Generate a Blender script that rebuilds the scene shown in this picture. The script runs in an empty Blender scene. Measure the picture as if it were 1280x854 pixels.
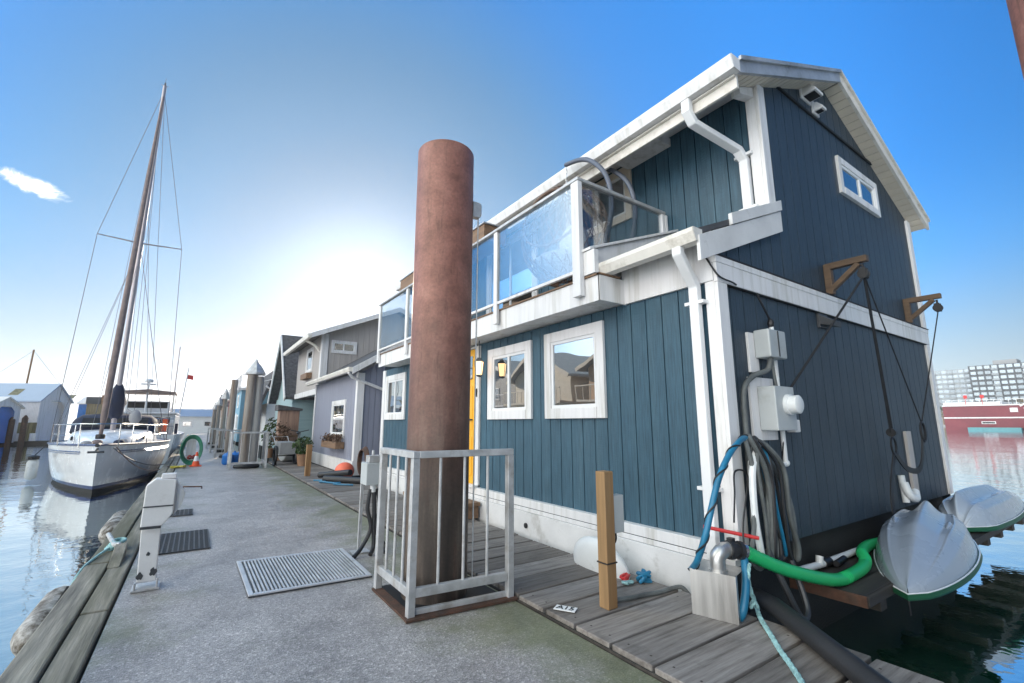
import bpy, bmesh, math, random
from mathutils import Vector, Matrix
R = math.radians
rnd = random.Random(7)
scn = bpy.context.scene
COL = scn.collection

# ------------------------------------------------------------------ mesh builder
class MB:
    def __init__(s): s.v = []; s.f = []; s.sm = []
    def add(s, vs, fs, smooth=False):
        o = len(s.v); s.v += [tuple(p) for p in vs]
        for f in fs: s.f.append([o + i for i in f]); s.sm.append(smooth)
        return s
    def box(s, x0, x1, y0, y1, z0, z1):
        vs = [(x0,y0,z0),(x1,y0,z0),(x1,y1,z0),(x0,y1,z0),(x0,y0,z1),(x1,y0,z1),(x1,y1,z1),(x0,y1,z1)]
        return s.add(vs, [(0,3,2,1),(4,5,6,7),(0,1,5,4),(1,2,6,5),(2,3,7,6),(3,0,4,7)])
    def bar(s, p, q, w, h, up=(0,0,1)):
        p = Vector(p); q = Vector(q); d = (q-p).normalized(); u = Vector(up)
        if abs(d.dot(u)) > .98: u = Vector((0,1,0))
        r = d.cross(u).normalized(); u = r.cross(d)
        vs = [e + r*a*w/2 + u*b*h/2 for e in (p,q) for a,b in ((-1,-1),(1,-1),(1,1),(-1,1))]
        return s.add(vs, [(3,2,1,0),(4,5,6,7),(0,1,5,4),(1,2,6,5),(2,3,7,6),(3,0,4,7)])
    def tube(s, pts, r, n=8, caps=True, closed=False):
        pts = [Vector(p) for p in pts]; k = len(pts)
        rs = r if isinstance(r, (list, tuple)) else [r]*k
        vs = []; nrm = None
        for i, p in enumerate(pts):
            a = pts[i-1] if (i > 0 or closed) else p; b = pts[(i+1) % k] if (i < k-1 or closed) else p
            t = (b-a).normalized() if (b-a).length > 1e-9 else Vector((0,0,1))
            if nrm is None:
                nrm = t.cross(Vector((0,0,1)) if abs(t.z) < .9 else Vector((1,0,0))).normalized()
            nrm = (nrm - t*nrm.dot(t)).normalized(); bn = t.cross(nrm)
            for j in range(n):
                an = 2*math.pi*j/n
                vs.append(p + (nrm*math.cos(an) + bn*math.sin(an))*rs[i])
        fs = []
        for i in range(k if closed else k-1):
            for j in range(n):
                a = i*n+j; b = i*n+(j+1)%n; c = ((i+1)%k)*n+(j+1)%n; d = ((i+1)%k)*n+j
                fs.append((a,b,c,d))
        s.add(vs, fs, n > 5)
        if caps and not closed:
            s.add(vs[:n], [tuple(range(n))[::-1]]); s.add(vs[-n:], [tuple(range(n))])
        return s
    def lathe(s, prof, c=(0,0,0), n=20, smooth=True):
        vs = []; fs = []; cx,cy,cz = c
        for r,z in prof:
            for j in range(n):
                a = 2*math.pi*j/n; vs.append((cx+r*math.cos(a), cy+r*math.sin(a), cz+z))
        for i in range(len(prof)-1):
            for j in range(n): fs.append((i*n+j, i*n+(j+1)%n, (i+1)*n+(j+1)%n, (i+1)*n+j))
        s.add(vs, fs, smooth)
        if prof[0][0] > 1e-4: s.add(vs[:n], [tuple(range(n))[::-1]])
        if prof[-1][0] > 1e-4: s.add(vs[-n:], [tuple(range(n))])
        return s
    def prism(s, poly, axis, t0, t1):
        f = {'x': lambda a,b,t:(t,a,b), 'y': lambda a,b,t:(a,t,b), 'z': lambda a,b,t:(a,b,t)}[axis]
        n = len(poly)
        vs = [f(a,b,t0) for a,b in poly] + [f(a,b,t1) for a,b in poly]
        return s.add(vs, [tuple(range(n))[::-1], tuple(range(n,2*n))] + [(i,(i+1)%n,n+(i+1)%n,n+i) for i in range(n)])
    def sphere(s, c, r, n=16, m=10, sx=1, sy=1, sz=1):
        vs = []; fs = []
        for i in range(m+1):
            th = math.pi*i/m
            for j in range(n):
                a = 2*math.pi*j/n
                vs.append((c[0]+r*sx*math.sin(th)*math.cos(a), c[1]+r*sy*math.sin(th)*math.sin(a), c[2]+r*sz*math.cos(th)))
        for i in range(m):
            for j in range(n): fs.append((i*n+j, (i+1)*n+j, (i+1)*n+(j+1)%n, i*n+(j+1)%n))
        return s.add(vs, fs, True)
    def xf(s, M):
        s.v = [tuple(M @ Vector(p)) for p in s.v]; return s
    def build(s, name, mat, parent=None, bev=0, loc=None, seg=2):
        """mesh is written in world metres; origin = parent's base, or loc"""
        org = Vector((0,0,0))
        o_par = parent
        while o_par is not None: org += o_par.location; o_par = o_par.parent
        l = Vector(loc) if loc is not None else Vector((0,0,0))
        me = bpy.data.meshes.new(name)
        me.from_pydata([tuple(Vector(p)-org-l) for p in s.v], [], s.f)
        me.polygons.foreach_set('use_smooth', s.sm)
        bm = bmesh.new(); bm.from_mesh(me)
        bmesh.ops.remove_doubles(bm, verts=bm.verts, dist=1e-5)
        bmesh.ops.recalc_face_normals(bm, faces=bm.faces)
        bm.to_mesh(me); bm.free()
        if any(s.sm): me.set_sharp_from_angle(angle=R(42))
        me.materials.append(mat)
        o = bpy.data.objects.new(name, me); COL.objects.link(o)
        o.parent = parent; o.location = l
        if bev:
            m = o.modifiers.new('bevel', 'BEVEL'); m.width = bev; m.segments = seg; m.limit_method = 'ANGLE'; m.angle_limit = R(40)
            m.harden_normals = False
        return o

def smooth_path(pts, k=8):
    pts = [Vector(p) for p in pts]; out = []
    for i in range(len(pts)-1):
        p0 = pts[max(i-1,0)]; p1 = pts[i]; p2 = pts[i+1]; p3 = pts[min(i+2,len(pts)-1)]
        for j in range(k):
            t = j/k
            out.append(.5*((2*p1)+(p2-p0)*t+(2*p0-5*p1+4*p2-p3)*t*t+(3*p1-p0-3*p2+p3)*t**3))
    out.append(pts[-1]); return out
def sag(a, b, d, k=12):
    a = Vector(a); b = Vector(b)
    return [a.lerp(b, i/k) - Vector((0,0,d*4*(i/k)*(1-i/k))) for i in range(k+1)]
def helix(pts, r, turns, n):
    pts = [Vector(p) for p in pts]; out = []
    for i in range(n+1):
        t = i/n*(len(pts)-1); k = min(int(t), len(pts)-2); p = pts[k].lerp(pts[k+1], t-k)
        d = (pts[k+1]-pts[k]).normalized(); u = d.cross(Vector((.3,.2,1))).normalized(); w = d.cross(u); a = 2*math.pi*turns*i/n
        out.append(p+(u*math.cos(a)+w*math.sin(a))*r)
    return out

def T(name, label, cat, loc=(0,0,0), group=None, kind=None):
    o = bpy.data.objects.new(name, None); COL.objects.link(o); o.location = loc
    o.empty_display_size = .2
    o['label'] = label; o['category'] = cat
    if group: o['group'] = group
    if kind: o['kind'] = kind
    return o
def tag(o, label, cat, group=None, kind=None):
    o['label'] = label; o['category'] = cat
    if group: o['group'] = group
    if kind: o['kind'] = kind
    return o
def struct(o, kind='structure'):
    o['kind'] = kind; return o
def copy_tree(o, parent=None):
    c = o.copy(); COL.objects.link(c)
    if parent: c.parent = parent
    for ch in list(o.children): copy_tree(ch, c)
    return c

# ------------------------------------------------------------------ materials
def N(nt, t, **kw):
    n = nt.nodes.new(t)
    for k, v in kw.items():
        if k in n.inputs: n.inputs[k].default_value = v
        else: setattr(n, k, v)
    return n
def ramp(nt, fac, stops):
    n = nt.nodes.new('ShaderNodeValToRGB'); e = n.color_ramp.elements
    while len(e) < len(stops): e.new(.5)
    for el, (p, c) in zip(e, stops):
        el.position = p; el.color = c if len(c) == 4 else (*c, 1)
    nt.links.new(fac, n.inputs[0]); return n.outputs[0]
def mixc(nt, fac, a, b, mode='MIX'):
    n = nt.nodes.new('ShaderNodeMix'); n.data_type = 'RGBA'; n.blend_type = mode
    for sock, v in ((n.inputs[0], fac), (n.inputs[6], a), (n.inputs[7], b)):
        if hasattr(v, 'is_output'): nt.links.new(v, sock)
        elif isinstance(v, (int, float)): sock.default_value = v
        else: sock.default_value = (*v, 1) if len(v) == 3 else v
    return n.outputs[2]
def g3(v): return (v, v, v, 1)
def mat(name, c, r=.6, m=0., var=.12, vs=3., grain=None, bump=.08, bs=60., dirt=None, damt=.0, ds=2.5, spec=.5, fine=.0, coat=0.):
    mt = bpy.data.materials.new(name); mt.use_nodes = True; nt = mt.node_tree; L = nt.links.new
    b = nt.nodes['Principled BSDF']
    tc = N(nt, 'ShaderNodeTexCoord'); mp = N(nt, 'ShaderNodeMapping'); L(tc.outputs['Object'], mp.inputs[0])
    if grain is not None:
        s = [1,1,1]; s[grain] = .06; mp.inputs['Scale'].default_value = s
    n1 = N(nt, 'ShaderNodeTexNoise', Scale=vs*(6 if grain is not None else 1), Detail=5., Roughness=.6); L(mp.outputs[0], n1.inputs[0])
    lo = tuple(max(0, x*(1-var*1.6)) for x in c); hi = tuple(min(1, x*(1+var*1.6)) for x in c)
    col = ramp(nt, n1.outputs[0], [(.25, lo), (.75, hi)])
    if fine:
        n3 = N(nt, 'ShaderNodeTexNoise', Scale=bs*2.2, Detail=2., Roughness=.7); L(tc.outputs['Object'], n3.inputs[0])
        col = mixc(nt, 1., col, ramp(nt, n3.outputs[0], [(.3, g3(1-fine)), (.7, g3(1+fine))]), 'MULTIPLY')
    if dirt is not None:
        n2 = N(nt, 'ShaderNodeTexNoise', Scale=ds, Detail=7., Roughness=.68); L(mp.outputs[0], n2.inputs[0])
        f = ramp(nt, n2.outputs[0], [(.62-damt*.5, g3(0)), (.78-damt*.35, g3(1))])
        col = mixc(nt, f, col, dirt)
    L(col, b.inputs['Base Color'])
    rr = ramp(nt, n1.outputs[0], [(.2, g3(max(.02, r-.08))), (.8, g3(min(1, r+.08)))]); L(rr, b.inputs['Roughness'])
    b.inputs['Metallic'].default_value = m; b.inputs['Specular IOR Level'].default_value = spec
    if coat: b.inputs['Coat Weight'].default_value = coat; b.inputs['Coat Roughness'].default_value = .08
    if bump:
        n4 = N(nt, 'ShaderNodeTexNoise', Scale=bs, Detail=4., Roughness=.6); L(mp.outputs[0], n4.inputs[0])
        bp = N(nt, 'ShaderNodeBump', Strength=min(1, bump*3), Distance=.006); L(n4.outputs[0], bp.inputs['Height']); L(bp.outputs[0], b.inputs['Normal'])
    return mt
def emit_mat(name, c, s):
    mt = bpy.data.materials.new(name); mt.use_nodes = True
    b = mt.node_tree.nodes['Principled BSDF']; b.inputs['Base Color'].default_value = (*c,1)
    b.inputs['Emission Color'].default_value = (*c,1); b.inputs['Emission Strength'].default_value = s; return mt

M = {}
M['teal'] = mat('teal_siding_paint', (.03,.078,.105), .5, var=.14, vs=1.3, grain=2, bump=.16, bs=34, dirt=(.05,.115,.14), damt=.28, ds=1.2)
M['navy'] = mat('shaded_siding_paint', (.03,.046,.064), .55, var=.2, vs=1.3, grain=2, bump=.3, bs=34, dirt=(.045,.066,.085), damt=.25, ds=1.2)  # gable siding, darker than the front because shade is mixed into the colour
M['white'] = mat('white_trim_paint', (.7,.685,.68), .5, var=.05, vs=2.5, bump=.06, bs=50, grain=2, dirt=(.5,.48,.44), damt=.24, ds=9)
M['vinyl'] = mat('white_vinyl', (.72,.72,.72), .35, var=.02, bump=0)
M['whitedirty'] = mat('white_weathered_paint', (.64,.63,.62), .62, var=.1, vs=2, bump=.12, bs=25, dirt=(.38,.36,.33), damt=.12, ds=3.2)
M['cream'] = mat('cream_soffit', (.66,.58,.47), .6, var=.06, bump=.04)
M['gutter'] = mat('cream_gutter_metal', (.7,.66,.6), .4, var=.06, bump=.02, dirt=(.42,.38,.32), damt=.2, ds=4)
M['flash'] = mat('grey_metal_flashing', (.42,.43,.45), .42, .35, var=.2, vs=5, bump=.05, dirt=(.2,.2,.2), damt=.2)
M['roof'] = mat('dark_roofing', (.07,.07,.075), .85, var=.2, bump=.2)
M['blackshade'] = mat('black_trim_and_shade', (.012,.012,.013), .7, var=.1, bump=0)  # near black; real trim, and sheets standing in for shade in openings
M['greydark'] = mat('dark_grey_metal', (.06,.063,.068), .45, .3, var=.15, bump=.03)
M['galv'] = mat('galvanised_steel', (.5,.5,.5), .5, .45, var=.16, vs=9, bump=.06, bs=90, dirt=(.33,.3,.27), damt=.2, ds=6)
M['alu'] = mat('aluminium_plate', (.56,.55,.53), .34, .8, var=.1, vs=4, grain=2, bump=.05, bs=40, dirt=(.34,.32,.3), damt=.2, ds=4)
M['alumat'] = mat('aluminium_tread', (.62,.62,.63), .45, .55, var=.1, vs=6, bump=.06, dirt=(.4,.4,.4), damt=.15, ds=4)
M['rust'] = mat('rusty_steel', (.09,.042,.026), .8, .1, var=.4, vs=9, bump=.25, bs=50, dirt=(.06,.04,.03), damt=.35, ds=7)
M['wood'] = mat('weathered_deck_wood', (.27,.255,.24), .85, var=.3, vs=3, grain=0, bump=.3, bs=22, dirt=(.115,.105,.095), damt=.42, ds=3.5)
M['woodY'] = mat('weathered_kerb_wood', (.27,.245,.2), .88, var=.45, vs=3, grain=1, bump=.4, bs=24, dirt=(.13,.12,.075), damt=.4, ds=4)
M['darkwood'] = mat('dark_wet_wood', (.05,.043,.036), .75, var=.35, vs=3, grain=0, bump=.3, bs=24, dirt=(.02,.018,.016), damt=.35, ds=3)
M['postwood'] = mat('fresh_treated_timber', (.29,.175,.08), .65, var=.22, vs=2.4, grain=2, bump=.2, bs=18, dirt=(.18,.085,.03), damt=.25, ds=3)
M['brownwood'] = mat('brown_stained_timber', (.2,.12,.07), .7, var=.25, vs=3, grain=1, bump=.2, bs=20)
M['pilewood'] = mat('old_pile_timber', (.15,.092,.055), .88, var=.45, vs=2.6, grain=2, bump=.5, bs=16, dirt=(.33,.32,.3), damt=.5, ds=3.5)
M['davit'] = mat('dark_stained_davit', (.12,.075,.045), .7, var=.3, vs=3, grain=1, bump=.2, bs=20)
M['yellow'] = mat('yellow_door_paint', (.8,.4,.025), .4, var=.04, bump=.03)
M['green'] = mat('green_hose_plastic', (.02,.42,.13), .35, var=.08, bump=.02)
M['blue'] = mat('blue_hose_plastic', (.015,.15,.27), .4, var=.2, vs=8, bump=.04)
M['ltblue'] = mat('pale_teal_rope', (.28,.48,.48), .85, var=.3, vs=30, bump=.5, bs=120)
M['red'] = mat('red_plastic', (.55,.03,.03), .45, var=.1, bump=0)
M['orange'] = mat('faded_orange_vinyl', (.72,.14,.07), .5, var=.12, bump=.02)
M['coneorange'] = mat('orange_cone_plastic', (.8,.11,.03), .5, var=.08, bump=0)
M['black'] = mat('black_rubber', (.018,.018,.02), .5, var=.2, bump=.06)
M['blackrope'] = mat('black_rope', (.02,.02,.022), .9, var=.2, vs=40, bump=.4, bs=160)
M['cable'] = mat('grey_cable', (.1,.108,.106), .6, var=.3, vs=7, bump=.05)
M['ptube'] = mat('pvc_white', (.72,.73,.72), .4, var=.06, bump=0, dirt=(.5,.48,.44), damt=.15)
M['greybox'] = mat('grey_electrical_enclosure', (.42,.44,.44), .5, .1, var=.06, bump=.02, dirt=(.3,.3,.28), damt=.15)
M['fg'] = mat('boat_gelcoat_white', (.78,.79,.81), .25, var=.03, bump=0, coat=.3)
M['hullstripe'] = mat('navy_boot_stripe', (.02,.05,.16), .3, var=.05, bump=0)
M['antifoul'] = mat('dark_antifouling', (.018,.016,.016), .7, var=.3, bump=.1)
M['navycanvas'] = mat('navy_canvas', (.012,.02,.05), .85, var=.2, bump=.1)
M['tancanvas'] = mat('faded_tan_sailcloth', (.22,.165,.15), .85, var=.18, vs=5, bump=.15, bs=20)
M['mast'] = mat('anodised_mast', (.4,.36,.37), .4, .3, var=.08, bump=0)
M['stainless'] = mat('stainless_rail', (.62,.62,.62), .22, .9, var=.05, bump=0)
M['wire'] = mat('rigging_wire', (.16,.16,.18), .5, .3, var=.1, bump=0)
M['dinghy'] = mat('scuffed_grey_hull', (.34,.39,.46), .27, var=.04, vs=2, bump=0, coat=.3)
M['dinghygreen'] = mat('green_gunwale_plastic', (.012,.085,.04), .45, var=.12, bump=.02)
M['rattan'] = mat('brown_rattan', (.16,.1,.07), .7, var=.25, bump=.05)
M['cushion'] = mat('grey_cushion_fabric', (.34,.34,.35), .9, var=.08, bump=.2)
M['tubeblue'] = mat('slate_steel_tube', (.1,.11,.14), .45, .2, var=.06, bump=0)
M['lavender'] = mat('lavender_siding_paint', (.24,.25,.31), .6, var=.1, vs=1.5, grain=2, bump=.12, bs=30)
M['greige'] = mat('greige_siding_paint', (.4,.365,.34), .6, var=.08, vs=1.5, grain=2, bump=.1, bs=30)
M['tealclap'] = mat('pale_teal_clapboard', (.3,.42,.44), .6, var=.08, grain=0, bump=.1)
M['whiteclap'] = mat('white_clapboard', (.68,.69,.68), .6, var=.07, grain=0, bump=.1)
M['shingle'] = mat('dark_shingle', (.085,.082,.085), .9, var=.35, vs=9, bump=.4, bs=30)
M['farblue'] = mat('sky_blue_siding', (.17,.34,.45), .6, var=.08, bump=.05)
M['farred'] = mat('brick_red_siding', (.34,.06,.05), .6, var=.1, bump=.05)
M['fargrey'] = mat('grey_siding', (.3,.3,.3), .6, var=.1, bump=.05)
M['farbrown'] = mat('cedar_siding', (.3,.17,.1), .7, var=.2, bump=.1)
M['barge'] = mat('maroon_barge_paint', (.17,.03,.042), .45, var=.1, vs=.4, bump=0, dirt=(.2,.04,.05), damt=.3, ds=.3)
M['aptwhite'] = mat('pale_facade', (.3,.32,.33), .6, var=.05, vs=.1, bump=0)
M['aptdark'] = mat('charcoal_facade', (.09,.095,.1), .6, var=.05, vs=.1, bump=0)
M['tower'] = mat('tower_concrete', (.35,.37,.4), .7, var=.05, vs=.02, bump=0)
M['leaf'] = mat('autumn_leaves', (.16,.11,.03), .8, var=.5, vs=.6, bump=0)
M['leafg'] = mat('green_leaves', (.05,.085,.025), .8, var=.4, vs=2, bump=0)
M['soil'] = mat('dry_plant_leaves', (.1,.06,.04), .9, var=.4, vs=9, bump=0)
M['corr'] = mat('corrugated_white', (.66,.66,.7), .5, .1, var=.06, bump=0)
M['corrlow'] = mat('olive_panel', (.14,.135,.07), .7, var=.5, vs=1.5, grain=2, bump=.1)  # olive green with vertical streaks, for lower walls and skylights
M['boatroof'] = mat('blue_grey_metal_roof', (.25,.32,.43), .4, .2, var=.06, vs=.6, bump=0)
M['deepblue'] = mat('bright_blue_door', (.02,.16,.5), .45, var=.08, bump=0)
M['concretefloat'] = mat('shaded_float_concrete', (.02,.021,.02), .8, var=.35, vs=3, bump=.3)  # float concrete, with the shade it stands in darkened into the colour
M['plate'] = mat('white_plate', (.8,.8,.8), .5, var=.02, bump=0)
M['ink'] = mat('black_ink', (.012,.012,.012), .6, var=.05, bump=0)
M['mussel'] = mat('barnacled_fender', (.45,.43,.4), .85, var=.2, vs=4, bump=.9, bs=24, dirt=(.06,.045,.03), damt=.5, ds=9)
M['rubbermat'] = mat('dark_rubber_mat', (.09,.09,.095), .75, var=.25, vs=6, bump=.1)
M['dome'] = mat('white_plastic_float', (.68,.69,.68), .45, var=.05, bump=.02, dirt=(.45,.44,.4), damt=.15)

def mat_glass(name, tint, fac, dark):
    mt = bpy.data.materials.new(name); mt.use_nodes = True; nt = mt.node_tree; L = nt.links.new
    nt.nodes.remove(nt.nodes['Principled BSDF']); out = nt.nodes['Material Output']
    d = N(nt, 'ShaderNodeBsdfDiffuse'); d.inputs[0].default_value = (*dark,1)
    g = N(nt, 'ShaderNodeBsdfGlossy'); g.inputs['Color'].default_value = (*tint,1); g.inputs['Roughness'].default_value = .015
    tc = N(nt, 'ShaderNodeTexCoord'); n = N(nt, 'ShaderNodeTexNoise', Scale=1.6, Detail=1.); L(tc.outputs['Object'], n.inputs[0])
    bp = N(nt, 'ShaderNodeBump', Strength=.06, Distance=.05); L(n.outputs[0], bp.inputs['Height']); L(bp.outputs[0], g.inputs['Normal'])
    fr = N(nt, 'ShaderNodeLayerWeight', Blend=.35)
    mr = N(nt, 'ShaderNodeMapRange'); L(fr.outputs['Fresnel'], mr.inputs[0]); mr.inputs[3].default_value = fac; mr.inputs[4].default_value = 1.
    mx = N(nt, 'ShaderNodeMixShader'); L(mr.outputs[0], mx.inputs[0]); L(d.outputs[0], mx.inputs[1]); L(g.outputs[0], mx.inputs[2])
    L(mx.outputs[0], out.inputs[0]); return mt
M['pane'] = mat_glass('window_glass', (.93,.96,.98), .42, (.025,.03,.035))
def mat_clear():
    mt = bpy.data.materials.new('railing_glass'); mt.use_nodes = True; nt = mt.node_tree; L = nt.links.new
    nt.nodes.remove(nt.nodes['Principled BSDF']); out = nt.nodes['Material Output']
    t = N(nt, 'ShaderNodeBsdfTransparent'); t.inputs[0].default_value = (.93,.95,.96,1)
    g = N(nt, 'ShaderNodeBsdfGlossy'); g.inputs['Roughness'].default_value = .02
    fr = N(nt, 'ShaderNodeLayerWeight', Blend=.25)
    mr = N(nt, 'ShaderNodeMapRange'); L(fr.outputs['Fresnel'], mr.inputs[0]); mr.inputs[3].default_value = .05; mr.inputs[4].default_value = .5
    mx = N(nt, 'ShaderNodeMixShader'); L(mr.outputs[0], mx.inputs[0]); L(t.outputs[0], mx.inputs[1]); L(g.outputs[0], mx.inputs[2])
    L(mx.outputs[0], out.inputs[0]); return mt
M['clear'] = mat_clear()

def mat_water():
    mt = bpy.data.materials.new('harbour_water'); mt.use_nodes = True; nt = mt.node_tree; L = nt.links.new
    nt.nodes.remove(nt.nodes['Principled BSDF']); out = nt.nodes['Material Output']
    tc = N(nt, 'ShaderNodeTexCoord')
    mp = N(nt, 'ShaderNodeMapping'); mp.inputs['Scale'].default_value = (1,1,1); L(tc.outputs['Object'], mp.inputs[0])
    n1 = N(nt, 'ShaderNodeTexNoise', Scale=1.8, Detail=4., Roughness=.55); L(mp.outputs[0], n1.inputs[0])
    n2 = N(nt, 'ShaderNodeTexNoise', Scale=.35, Detail=2.); L(mp.outputs[0], n2.inputs[0])
    ad = N(nt, 'ShaderNodeMath', operation='MULTIPLY_ADD'); L(n2.outputs[0], ad.inputs[0]); ad.inputs[1].default_value = 2.2; L(n1.outputs[0], ad.inputs[2])
    bp = N(nt, 'ShaderNodeBump', Strength=.5, Distance=.02); L(ad.outputs[0], bp.inputs['Height'])
    d = N(nt, 'ShaderNodeBsdfDiffuse'); d.inputs[0].default_value = (.006,.055,.03,1)
    g = N(nt, 'ShaderNodeBsdfGlossy'); g.inputs['Roughness'].default_value = .01; g.inputs['Color'].default_value = (.93,.97,.98,1); L(bp.outputs[0], g.inputs['Normal'])
    fr = N(nt, 'ShaderNodeFresnel', IOR=1.45); L(bp.outputs[0], fr.inputs['Normal'])
    mr = N(nt, 'ShaderNodeMapRange'); L(fr.outputs[0], mr.inputs[0]); mr.inputs[1].default_value=.03; mr.inputs[2].default_value=.5; mr.inputs[3].default_value = .55; mr.inputs[4].default_value = 1.
    mx = N(nt, 'ShaderNodeMixShader'); L(mr.outputs[0], mx.inputs[0]); L(d.outputs[0], mx.inputs[1]); L(g.outputs[0], mx.inputs[2])
    L(mx.outputs[0], out.inputs[0]); return mt
M['water'] = mat_water()

def mat_concrete():
    mt = bpy.data.materials.new('exposed_aggregate_concrete'); mt.use_nodes = True; nt = mt.node_tree; L = nt.links.new
    b = nt.nodes['Principled BSDF']; tc = N(nt, 'ShaderNodeTexCoord')
    n1 = N(nt, 'ShaderNodeTexNoise', Scale=.8, Detail=7., Roughness=.62); L(tc.outputs['Object'], n1.inputs[0])
    col = ramp(nt, n1.outputs[0], [(.28, (.25,.23,.225)), (.5, (.33,.305,.295)), (.72, (.405,.375,.36))])
    v = N(nt, 'ShaderNodeTexVoronoi', Scale=95.); L(tc.outputs['Object'], v.inputs[0])
    sp = N(nt, 'ShaderNodeSeparateColor'); L(v.outputs['Color'], sp.inputs[0])
    col = mixc(nt, 1., col, ramp(nt, sp.outputs[0], [(0, g3(.62)), (.5, g3(.95)), (.88, g3(1.15)), (1., g3(1.7))]), 'MULTIPLY')
    n2 = N(nt, 'ShaderNodeTexNoise', Scale=150., Detail=2.); L(tc.outputs['Object'], n2.inputs[0])
    col = mixc(nt, 1., col, ramp(nt, n2.outputs[0], [(.35, g3(.74)), (.65, g3(1.26))]), 'MULTIPLY')
    # moss: noise gathered by the edges of the slab, in the slab's own coordinates
    sx = N(nt, 'ShaderNodeSeparateXYZ'); L(tc.outputs['Object'], sx.inputs[0])
    n3 = N(nt, 'ShaderNodeTexNoise', Scale=1.7, Detail=6., Roughness=.65); L(tc.outputs['Object'], n3.inputs[0])
    e1 = N(nt, 'ShaderNodeMapRange'); L(sx.outputs[0], e1.inputs[0]); e1.inputs[1].default_value = 1.0; e1.inputs[2].default_value = 2.1; e1.inputs[3].default_value = 0.; e1.inputs[4].default_value = .4
    e2 = N(nt, 'ShaderNodeMapRange'); L(sx.outputs[0], e2.inputs[0]); e2.inputs[1].default_value = .35; e2.inputs[2].default_value = -.36; e2.inputs[3].default_value = 0.; e2.inputs[4].default_value = .2
    a1 = N(nt, 'ShaderNodeMath', operation='ADD'); L(e1.outputs[0], a1.inputs[0]); L(e2.outputs[0], a1.inputs[1])
    a2 = N(nt, 'ShaderNodeMath', operation='ADD'); L(a1.outputs[0], a2.inputs[0]); L(n3.outputs[0], a2.inputs[1])
    f = ramp(nt, a2.outputs[0], [(.6, g3(0)), (.88, g3(.72))])
    col = mixc(nt, f, col, (.115,.13,.045))
    n8 = N(nt, 'ShaderNodeTexNoise', Scale=2.3, Detail=9., Roughness=.72, Distortion=.8); L(tc.outputs['Object'], n8.inputs[0])
    col = mixc(nt, 1., col, ramp(nt, n8.outputs[0], [(.33, g3(.72)), (.5, g3(1.)), (.7, g3(1.14))]), 'MULTIPLY')
    n5 = N(nt, 'ShaderNodeTexNoise', Scale=.55, Detail=4.); L(tc.outputs['Object'], n5.inputs[0])
    col = mixc(nt, ramp(nt, n5.outputs[0], [(.6, g3(0)), (.75, g3(.25))]), col, (.3,.2,.14))
    L(col, b.inputs['Base Color']); b.inputs['Roughness'].default_value = .44; b.inputs['Specular IOR Level'].default_value = .6
    bp = N(nt, 'ShaderNodeBump', Strength=.5, Distance=.004); L(v.outputs['Distance'], bp.inputs['Height']); L(bp.outputs[0], b.inputs['Normal'])
    return mt
M['concrete'] = mat_concrete()
def mat_siding(name, c, c2):
    mt = bpy.data.materials.new(name); mt.use_nodes = True; nt = mt.node_tree; L = nt.links.new
    b = nt.nodes['Principled BSDF']; tc = N(nt, 'ShaderNodeTexCoord')
    mv = N(nt, 'ShaderNodeMapping'); mv.inputs['Scale'].default_value = (1,1,.05); L(tc.outputs['Object'], mv.inputs[0])
    n1 = N(nt, 'ShaderNodeTexNoise', Scale=.9, Detail=6., Roughness=.6); L(tc.outputs['Object'], n1.inputs[0])
    col = ramp(nt, n1.outputs[0], [(.3, tuple(x*.84 for x in c)), (.7, tuple(x*1.16 for x in c))])
    n2 = N(nt, 'ShaderNodeTexNoise', Scale=7., Detail=6., Roughness=.62); L(mv.outputs[0], n2.inputs[0])
    col = mixc(nt, ramp(nt, n2.outputs[0], [(.5, g3(0)), (.78, g3(.6))]), col, c2)
    n3 = N(nt, 'ShaderNodeTexNoise', Scale=70., Detail=3., Roughness=.6); L(mv.outputs[0], n3.inputs[0])
    col = mixc(nt, 1., col, ramp(nt, n3.outputs[0], [(.3, g3(.72)), (.7, g3(1.28))]), 'MULTIPLY')
    mh = N(nt, 'ShaderNodeMapping'); mh.inputs['Scale'].default_value = (.25,.25,1.); L(tc.outputs['Object'], mh.inputs[0])
    n4 = N(nt, 'ShaderNodeTexNoise', Scale=60., Detail=3., Roughness=.6, Distortion=.5); L(mh.outputs[0], n4.inputs[0])
    L(col, b.inputs['Base Color']); b.inputs['Roughness'].default_value = .5; b.inputs['Specular IOR Level'].default_value = .45
    ad = N(nt, 'ShaderNodeMath', operation='ADD'); L(n3.outputs[0], ad.inputs[0]); L(n4.outputs[0], ad.inputs[1])
    bp = N(nt, 'ShaderNodeBump', Strength=.7, Distance=.004); L(ad.outputs[0], bp.inputs['Height']); L(bp.outputs[0], b.inputs['Normal'])
    return mt
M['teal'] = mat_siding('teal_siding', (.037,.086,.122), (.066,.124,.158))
M['navy'] = mat_siding('shaded_siding', (.031,.048,.066), (.056,.072,.088))  # same siding as the front, gable shade darkened into both colours
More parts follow.
